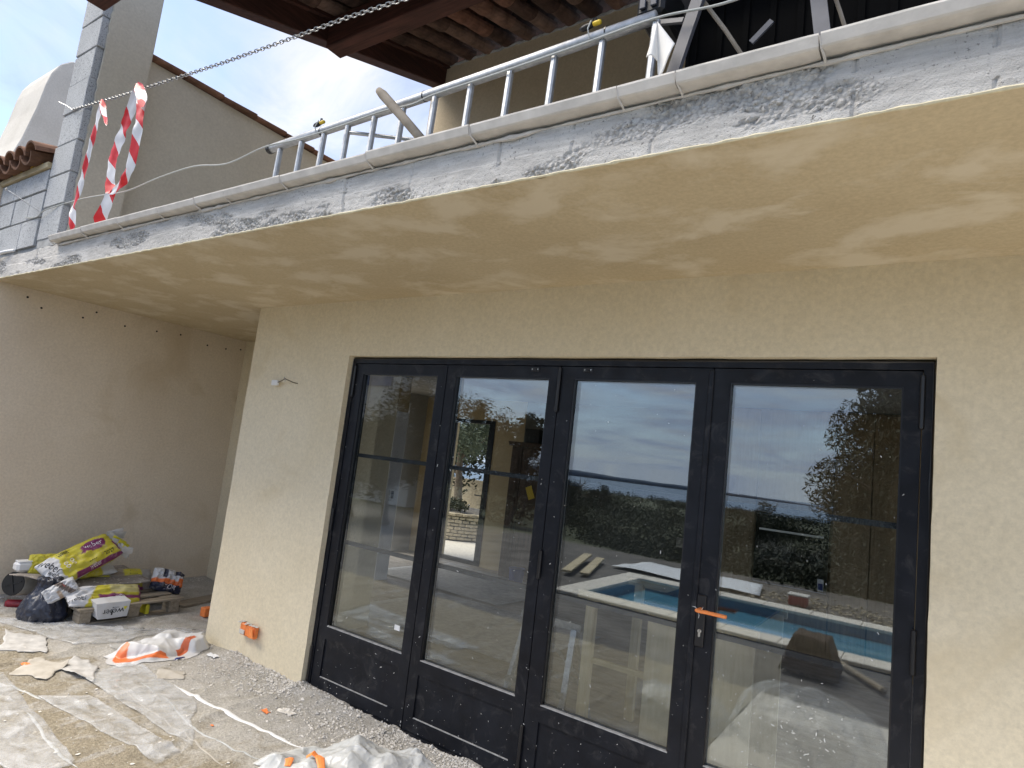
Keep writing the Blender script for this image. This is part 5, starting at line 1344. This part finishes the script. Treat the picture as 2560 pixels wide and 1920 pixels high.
# clear bag with orange print against the wall corner
k = NT('printed_film'); a_ = k.n('ShaderNodeVertexColor'); a_.layer_name = 'Col'
k.col(a_.outputs[0]).rough(0.4).bump(k.noise(k.pos(), 30, 4), 0.25, 0.006); k.b.inputs['Alpha'].default_value = 0.93
M['printfilm'] = k.m
def crumple(name, label, cx, cy, rx_, ry_, rot, peaks, colfn, mat, seed, cat='bag', n=70, rough=0.02, sharp=True):
    t = thing(name, label, cat, (cx, cy, 0)); mb = MB(); cols = []; ca, sa = math.cos(rot), math.sin(rot)
    def f(u, v):
        s = (u-0.5)*2; w = (v-0.5)*2; rr = math.hypot(s, w)
        # square to disc, ragged rim
        q = max(abs(s), abs(w), 1e-6)/max(rr, 1e-6); s2, w2 = s*q, w*q; r2 = math.hypot(s2, w2)
        rim = 1+0.16*fbm(math.cos(math.atan2(w2, s2))*2, math.sin(math.atan2(w2, s2))*2, seed, 3)
        lx = s2*rx_*rim; ly = w2*ry_*rim
        x = cx+lx*ca-ly*sa; y = cy+lx*sa+ly*ca; z = 0
        for px, py, h, wd in peaks:
            d = math.hypot(x-px, (y-py))
            ang = math.atan2(y-py, x-px); pl_ = 1+0.30*nz(math.cos(ang)*1.7, math.sin(ang)*1.7, seed+px*5)
            q_ = max(0, 1-d/(wd*pl_)); q_ = q_*(0.55+0.45*math.sqrt(q_)) if sharp else math.sqrt(max(0, 1-(1-q_)**2)); z = (z**4+(h*q_)**4)**0.25
        rg = 1-abs(nz(x*4.2+seed, y*4.2, seed)*1.7); z += rough*max(0, rg)**2*(0.3+0.7*min(1, (1-r2)*3)) + rough*0.12*fbm(x*12, y*12, seed, 2)
        z *= min(1, max(0.0, 1-r2)*6+0.08)
        return (x, y, floor_z(x, y)+0.004+max(0, z)), (s2, w2)
    for j in range(n):
        for i in range(n):
            p, (s2, w2) = f(i/(n-1), j/(n-1)); mb.v.append(p); cols.append(colfn(p, s2, w2))
    for j in range(n-1):
        for i in range(n-1): mb.f.append((j*n+i, j*n+i+1, (j+1)*n+i+1, (j+1)*n+i))
    mb.build('bag_body', mat, t, smooth=True, cols=cols); return t
def c_clear(p, s, w):
    r = math.hypot(s, w)
    if p[0] > -1.14 and (0.62 < r < 0.88 and (w < -0.05)) : return (0.74, 0.17, 0.045)
    if p[1] > -0.34 and 0.5 < r < 0.7 and s > 0.1: return (0.55, 0.12, 0.04)
    return (0.62, 0.62, 0.62)
crumple('empty_bag', 'crumpled clear bag with an orange border by the wall corner', -1.06, -0.40, 0.20, 0.34, 0.62-1.57+0.9, [(-1.07, -0.40, 0.05, 0.16), (-1.16, -0.31, 0.075, 0.10), (-1.03, -0.18, 0.08, 0.14), (-1.12, -0.54, 0.05, 0.1)], c_clear, M['printfilm'], 4, rough=0.04, sharp=False, n=90)
sheet('film_sheet', 'wrinkled clear film trailing from the orange bordered bag', [(-1.36, -0.60), (-1.10, -0.62), (-1.05, -0.36), (-1.24, -0.30)], M['film'], 0.05, 28, 'film', (30, 20))
bs = MB(); bs.tube([(-0.85, -0.43, 0.016), (-0.87, -0.375, 0.022), (-0.885, -0.32, 0.016)], [0.006, 0.013, 0.007], 8, squash=0.3)
tag(bs.build('blue_strip', M['blue'], smooth=True), 'small dark blue strip next to the orange bordered bag', 'scrap')
# plastic bag in front of the doors, orange tape round it
def c_milk(p, s, w): return (0.70, 0.72, 0.72)
fb = crumple('plastic_bag', 'crumpled milky plastic bag with orange tape before the second door leaf', 0.955, -0.50, 0.42, 0.20, 0.86, [(0.905, -0.40, 0.115, 0.20), (1.14, -0.14, 0.085, 0.17), (0.76, -0.79, 0.075, 0.16), (0.90, -0.70, 0.07, 0.12), (1.10, -0.36, 0.06, 0.14), (0.99, -0.52, 0.085, 0.12)], c_milk, M['milky'], 7, rough=0.03, n=120)
mb = MB()
for pts in ([(0.83, -0.655, 0.065), (0.85, -0.635, 0.085), (0.88, -0.625, 0.07)], [(0.88, -0.63, 0.08), (0.93, -0.66, 0.095), (1.00, -0.70, 0.07)], [(0.80, -0.72, 0.07), (0.82, -0.75, 0.08), (0.85, -0.78, 0.07)]):
    mb.tube(pts, [0.013, 0.021, 0.014], 8, squash=0.25)
mb.build('orange_tape', M['orangetape'], fb)
def scrap(name, label, x, y, s, mat, seed, cat='scrap'):
    mb = MB(); mb.grid(8, 6, lambda u, v: (x+(u-.5)*s*2+0.3*s*nz(u*3, v*3, seed), y+(v-.5)*s+0.4*s*nz(u*2, v*4, seed+3), floor_z(x, y)+0.004+s*0.35*abs(nz(u*3, v*3, seed+7))))
    return tag(mb.build(name, mat, thick=0.0015), label, cat)
scrap('orange_scrap', 'bent orange plastic scrap on the dust before the doors', 0.187, -0.43, 0.030, M['orange'], 2)
scrap('orange_scrap', 'tiny red orange chip on the floor film', 0.149, -0.727, 0.010, M['orange'], 5)
scrap('orange_scrap', 'faded orange scrap beside the curled paper', -1.26, -1.10, 0.035, M['orange'], 9)
scrap('white_scrap', 'white paper scrap at the foot of the wall corner', -0.80, -0.165, 0.045, M['whiteplastic'], 12)
scrap('grey_scrap', 'broken plaster flake in the rubble near the door', 0.25, -0.33, 0.055, M['rubble'], 15)
ob_ = MB().box(-1.74, -1.67, 0.27, 0.345, 0.012, 0.085).build('orange_box', M['orange'], bevel=0.006)
tag(ob_, 'orange plastic box half hidden behind the wall corner', 'box')

# loose rubble along the foot of the wall and the doors
random.seed(21); mb = MB()
def chunk(x, y, s):
    z = floor_z(x, y)+s*0.2; vs = []
    for d in ((1, 0, 0), (-1, 0, 0), (0, 1, 0), (0, -1, 0), (0, 0, 1), (0, 0, -1)):
        vs.append((x+d[0]*s*random.uniform(.5, 1.1)+random.uniform(-.2, .2)*s, y+d[1]*s*random.uniform(.5, 1.1)+random.uniform(-.2, .2)*s, z+d[2]*s*random.uniform(.4, .8)+random.uniform(-.15, .15)*s))
    mb.add(vs, [(0, 2, 4), (2, 1, 4), (1, 3, 4), (3, 0, 4), (2, 0, 5), (1, 2, 5), (3, 1, 5), (0, 3, 5)])
n = 0
while n < 5200:
    x = random.uniform(-1.1, 1.45); y = -0.03-abs(random.gauss(0, 0.15))
    if x > 0: y = -0.015-abs(random.gauss(0, 0.19))
    if x < -0.6 and random.random() < 0.35: continue
    if nz(x*4, y*4, 2)+0.35 < random.uniform(-0.2, 0.7): continue
    chunk(x, y, 0.003+0.0095*random.random()**2.5+(0.011 if random.random() < 0.012 else 0)); n += 1
for i in range(2600):
    x = random.uniform(-2.9, 1.6); y = random.uniform(-1.6, 0.0); chunk(x, y, 0.0015+0.004*random.random()**3)
for i in range(500):
    x = -2.99+abs(random.gauss(0, .1)); y = random.uniform(-1.1, 1.0); chunk(x, y, 0.003+0.007*random.random()**2)
for i in range(260):
    x = random.uniform(-2.2, 1.3); y = random.uniform(-1.5, -0.05); s = 0.003+0.009*random.random()**2; z = floor_z(x, y)+0.001; a0 = random.uniform(0, 6.28); n_ = random.choice((4, 5, 6))
    ring = [(x+s*math.cos(a0+6.283*j/n_)*random.uniform(.6, 1.2), y+s*math.sin(a0+6.283*j/n_)*random.uniform(.6, 1.2)) for j in range(n_)]
    t_ = random.uniform(.001, .003); tilt = random.uniform(0, .003)
    mb.add([(p, q, z+tilt*(j % 2)) for j, (p, q) in enumerate(ring)]+[(p, q, z+t_+tilt*(j % 2)) for j, (p, q) in enumerate(ring)], [tuple(range(n_-1, -1, -1)), tuple(range(n_, 2*n_))]+[(j, (j+1) % n_, n_+(j+1) % n_, n_+j) for j in range(n_)])
rb_ = mb.build('rubble', M['rubble']); tag(rb_, 'loose plaster rubble along the foot of the wall and doors', 'rubble', kind='stuff')

# ------------------------------------------------------------ fittings on the facade
jb = thing('junction_box', 'battered orange junction box set low in the cream wall', 'socket box', (-0.575, -0.05, 0.18))
MB().box(-0.665, -0.495, -0.085, FY-0.003, 0.185, 0.265).build('box_body', M['orange'], jb, bevel=0.008)
MB().box(-0.655, -0.60, -0.0935, -0.086, 0.195, 0.225).build('box_cover', M['whiteplaster'], jb, bevel=0.002)
fl = MB(); fl.add([(-0.55, -0.088, 0.25), (-0.49, -0.105, 0.262), (-0.48, -0.10, 0.20), (-0.545, -0.088, 0.19)], [(0, 1, 2, 3)]); fl.build('torn_flap', M['orangetape'], jb, thick=0.003)
mb = MB()
for i in range(26):
    x = random.uniform(-0.68, -0.48); s = random.uniform(.006, .016)
    mb.lathe((x, -0.075+random.uniform(-.012, .02), 0.262+random.uniform(-.004, .008)), [(s*0.4, 0), (s, s*0.25), (s*0.5, s*0.5)], 6)
q_ = mb.build('plaster_splash', M['whiteplaster'], jb); q_['kind'] = 'stuff'
wc = thing('wire_connector', 'white terminal block on bare wires sticking out of the wall', 'connector', (-0.63, -0.05, 1.93))
MB().box(-0.765, -0.695, -0.085, -0.065, 1.935, 1.975).build('terminal', M['whiteplastic'], wc, bevel=0.003)
MB().tube([(-0.70, -0.075, 1.957), (-0.64, -0.085, 1.972), (-0.60, -0.09, 1.985), (-0.57, -0.08, 1.975), (-0.53, -0.06, 1.962), (-0.505, -0.04, 1.96)], 0.0035, 6).build('wire', simple('wire_dark', (0.10, 0.085, 0.06), 0.6), wc)
MB().tube([(-0.62, -0.088, 1.975), (-0.605, -0.092, 1.998), (-0.60, -0.085, 1.965)], 0.002, 6).build('wire_end', M['steel'], wc)
# ------------------------------------------------------------ behind the camera (seen mirrored in the glass)
pool = thing('swimming_pool', 'blue swimming pool with pale coping mirrored in the glass', 'pool', (3.7, -5.7, -1.2))
mb = MB()
mb.box(-0.40, 8.0, -6.70, -6.62, -1.2, -0.02); mb.box(-0.40, 8.0, -4.75, -4.67, -1.2, -0.02); mb.box(-0.48, -0.40, -6.70, -4.67, -1.2, -0.02); mb.box(8.0, 8.08, -6.70, -4.67, -1.2, -0.02)
mb.build('pool_wall', M['poolliner'], pool)
MB().grid(40, 16, lambda u, v: (-0.399+8.398*u, -6.619+1.868*v, -0.14+0.002*nz(u*30, v*9))).build('pool_surface', M['poolwater'], pool, smooth=True)
def cope(x0, x1, y0, y1): MB().box(x0, x1, y0, y1, -0.020, 0.022).build('coping_stone', M['coping'], pool, bevel=0.006)
for i in range(14):
    cope(-0.42+i*0.6, 0.175+i*0.6, -6.95, -6.60); cope(-0.42+i*0.6, 0.175+i*0.6, -4.78, -4.43)
for i in range(6): cope(-0.76, -0.425, -6.95+i*0.42, -6.535+i*0.42)
# white sheet, planks, box and rubble about the pool
def dsheet(name, label, cs, mat, curl, seed, cat, lift=()):
    a, b, c, d = [Vector((p[0], p[1], 0)) for p in cs]; mb = MB()
    def f(u, v):
        p = a*(1-u)*(1-v)+b*u*(1-v)+c*u*v+d*(1-u)*v
        return (p.x, p.y, 0.0+curl*(0.55+0.5*fbm(u*3+seed, v*3, seed, 3)))
    mb.grid(24, 16, f); return tag(mb.build(name, mat, smooth=True, thick=0.002), label, cat)
dsheet('white_tarpaulin', 'white tarpaulin spread beyond the far edge of the pool', [(-1.2, -7.2), (1.2, -7.25), (1.0, -8.4), (-1.0, -8.5)], M['whiteplastic'], 0.06, 3, 'tarpaulin')
pk = thing('plank_pile', 'loose pale planks stacked near the pool corner', 'planks', (-1.4, -6.0, 0))
MB().bar((-1.75, -7.4, 0.10), (-1.2, -5.6, 0.06), 0.14, 0.03).build('plank', M['timber_x'], pk)
MB().bar((-1.55, -7.5, 0.06), (-1.0, -5.8, 0.04), 0.14, 0.03).build('plank', M['timber_x'], pk)
rx_ = thing('red_box', 'small red box on the deck beyond the pool', 'box', (1.72, -7.3, 0))
MB().box(1.60, 1.84, -7.42, -7.22, -0.01, 0.13).build('box_body', simple('red_plastic', (0.32, 0.03, 0.04), 0.5, var=0.2), rx_, bevel=0.012)
MB().box(1.58, 1.86, -7.44, -7.20, 0.131, 0.155).build('lid', M['whiteplaster'], rx_, bevel=0.006)
random.seed(33); mb = MB()
for i in range(900):
    x = random.uniform(0.4, 4.5); y = random.gauss(-7.6, 0.35); s = random.uniform(.015, .05)
    if y > -7.05: continue
    vs = [(x+random.uniform(-s, s), y+random.uniform(-s, s), 0.0+random.uniform(-0.2, 1)*s*0.7) for _ in range(5)]
    mb.add(vs, [(0, 1, 2), (0, 2, 3), (0, 3, 4), (1, 2, 3), (1, 3, 4), (0, 1, 4)])
tag(mb.build('stone_chips', M['stone']), 'stone chips scattered on the deck beyond the pool', 'chips', kind='stuff')
tw = thing('covered_table', 'low table under a dark brown cover beside the pool', 'table', (2.45, -3.6, 0))
mb = MB()
def cov(u, v):
    s = (u-.5)*2; w = (v-.5)*2; r = max(abs(s), abs(w)); z = 0.34-0.03*r*r if r < 0.6 else 0.33-(r-0.6)/0.4*0.30
    k_ = 1 if r < 0.72 else 1+0.05*nz(s*9, w*9)
    return (2.42+s*0.24*k_*(1-0.08*max(0, r-.7)), -3.66+w*0.26*k_, z+0.02*fbm(s*3, w*3, 2, 2)+(0.05*nz(s*12, w*12) if r > 0.95 else 0))
mb.grid(40, 40, cov); mb.build('cover', simple('brown_cover', (0.055, 0.036, 0.026), 0.9, var=0.3, bump=0.4), tw, smooth=True, thick=0.004)
for x, y in ((2.32, -3.76), (2.52, -3.76), (2.32, -3.56), (2.52, -3.56)): MB().box(x-0.02, x+0.02, y-0.02, y+0.02, -0.012, 0.31).build('leg', M['darkbeam_x'], tw)
cable('timber_pole', [(2.55, -4.25, 0.03), (2.8, -3.85, 0.03), (3.0, -3.55, 0.03)], 0.03, M['pallet_x'], 'brown timber pole lying by the covered table', 'pole')
crumple('plastic_bag', 'large inflated plastic bag mirrored at the foot of the fourth leaf', 2.66, -1.75, 0.50, 0.40, 0.3, [(2.62, -1.80, 0.30, 0.52), (2.9, -1.65, 0.22, 0.4), (2.3, -1.7, 0.14, 0.3)], c_milk, M['film'], 17, rough=0.012, n=60, sharp=False)
crumple('plastic_bag', 'flattened plastic bag mirrored below the third leaf', 1.9, -1.55, 0.36, 0.28, 0.2, [(1.9, -1.55, 0.16, 0.36), (1.7, -1.5, 0.12, 0.25)], c_milk, M['film'], 19, rough=0.015, n=50, sharp=False)
# white house wing in the mirrored distance
hw = thing('pale_house', 'pale house with a shuttered window mirrored at the top of the left leaf', 'house', (-12.5, -11.5, 0))
MB().box(-16.5, -9.0, -11.7, -10.4, -0.05, 3.85).build('house_wall', M['whiteplaster'], hw)
MB().add([], []).prism([(-11.9, 3.86), (-10.25, 3.86), (-10.4, 3.93), (-11.7, 3.93)], 'x', -16.9, -8.9).build('roof', M['oldtile'], hw)
MB().box(-11.9, -10.2, -10.395, -10.36, 3.38, 3.66).build('shutter', simple('blue_shutter', (0.13, 0.16, 0.26), 0.6), hw)
# trees and shrubs
def refl(az, d): a = math.radians(az); return (3.29+d*math.sin(a), 2.87-d*math.cos(a))
def rtree(name, label, az, d, h, rad, mat, n, size, seed, **kw):
    x, y = refl(az, d); return tree(name, label, (x, y, terrain(x, y)-0.05), h-terrain(x, y), rad, mat, n, size, seed, **kw)
rtree('pine_tree', 'tall dark pine mirrored in the right leaf', 1.5, 16.0, 6.2, 2.75, M['pine'], 70000, 0.042, 61, core=True, trunk=0.2, squash=(0.95, 0.95, 1.25), clumps=46, long=3.4, limbs=14)
rtree('pine_tree', 'lower dark bushy pine beside the tall mirrored one', -0.6, 15.0, 3.0, 2.15, M['pine'], 36000, 0.042, 65, core=True, trunk=0.16, squash=(1.0, 0.9, 1.25), clumps=44, long=3.0)
rtree('round_shrub', 'rounded dark shrub mirrored left of the pine', -11.9, 26, 1.15, 1.35, M['pine'], 7000, 0.05, 67, cat='shrub', squash=(1.25, 1, 0.8), clumps=22)
rtree('round_shrub', 'round bushy tree on the mirrored skyline of the third leaf', -25.6, 40, 0.85, 1.1, M['shrub'], 3500, 0.07, 69, cat='shrub', squash=(1.2, 1, 0.9))
rtree('bare_tree', 'leafless sapling on the mirrored skyline of the third leaf', -27.2, 34, 1.3, 0.8, M['shrub'], 0, 0.05, 71, trunk=0.05, limbs=26, crown_at=0.7)
for i, (az, d, h, r_, lab) in enumerate(((-44.4, 13.5, 2.7, 1.1, 'dark tree hiding the lower part of the mirrored pale house'), (-41.8, 17.5, 4.0, 1.35, 'tall loose tree mirrored at the right of the pale house'), (-47.5, 14.5, 2.7, 1.2, 'dark bushy tree mirrored at the left of the first leaf'), (-39.2, 18, 3.15, 1.4, 'bushy tree mirrored at the left edge of the second leaf'),
                                         (-36.9, 22, 3.6, 1.1, 'pointed tree mirrored in the middle of the second leaf'), (-35.2, 22, 3.3, 1.2, 'feathery tree mirrored in the second leaf'), (-33.8, 19, 2.6, 1.2, 'low bushy tree mirrored in the second leaf'), (-32.3, 24, 3.7, 1.0, 'slender tree mirrored at the right of the second leaf'), (-30.2, 26, 1.9, 1.4, 'broad low tree mirrored at the edge of the third leaf'), (-28.9, 30, 1.3, 0.9, 'small bushy tree mirrored beside the bare sapling'))):
    rtree('hedge_tree', lab, az, d, h, r_, M['shrub'], 7000, 0.045, 80+i, core=True, group='trees mirrored beyond the pool', clumps=24, squash=(1, 1, 1.1), crown_at=0.45)
random.seed(55); mb = MB(); rnd_ = random.Random(90)
for i in range(1500):
    az = rnd_.uniform(-62, 22); d = 13.0+105*rnd_.random()**1.7
    x, y = refl(az, d)
    if y > -9.9: continue
    if az < -28 and d < 19: continue
    z = terrain(x, y); s = rnd_.uniform(0.35, 0.75)*(1+d/110)
    for _ in range(210 if d < 34 else 90):
        dv = Vector((rnd_.gauss(0, 1), rnd_.gauss(0, 1), abs(rnd_.gauss(0, 1)))).normalized()*s*rnd_.random()**0.4
        p = Vector((x+dv.x*1.3, y+dv.y*1.3, z+dv.z*0.75)); a = Vector((rnd_.gauss(0, 1), rnd_.gauss(0, 1), rnd_.gauss(0, 1))).normalized(); b = a.orthogonal().normalized(); q = s*(0.065 if d < 34 else 0.10)
        mb.add([p-a*q, p+b*q*0.6, p+a*q, p-b*q*0.6], [(0, 1, 2, 3)])
tag(mb.build('scrubland', M['shrub'], fix=False), 'dark scrub covering the slope beyond the pool', 'scrub', kind='stuff')
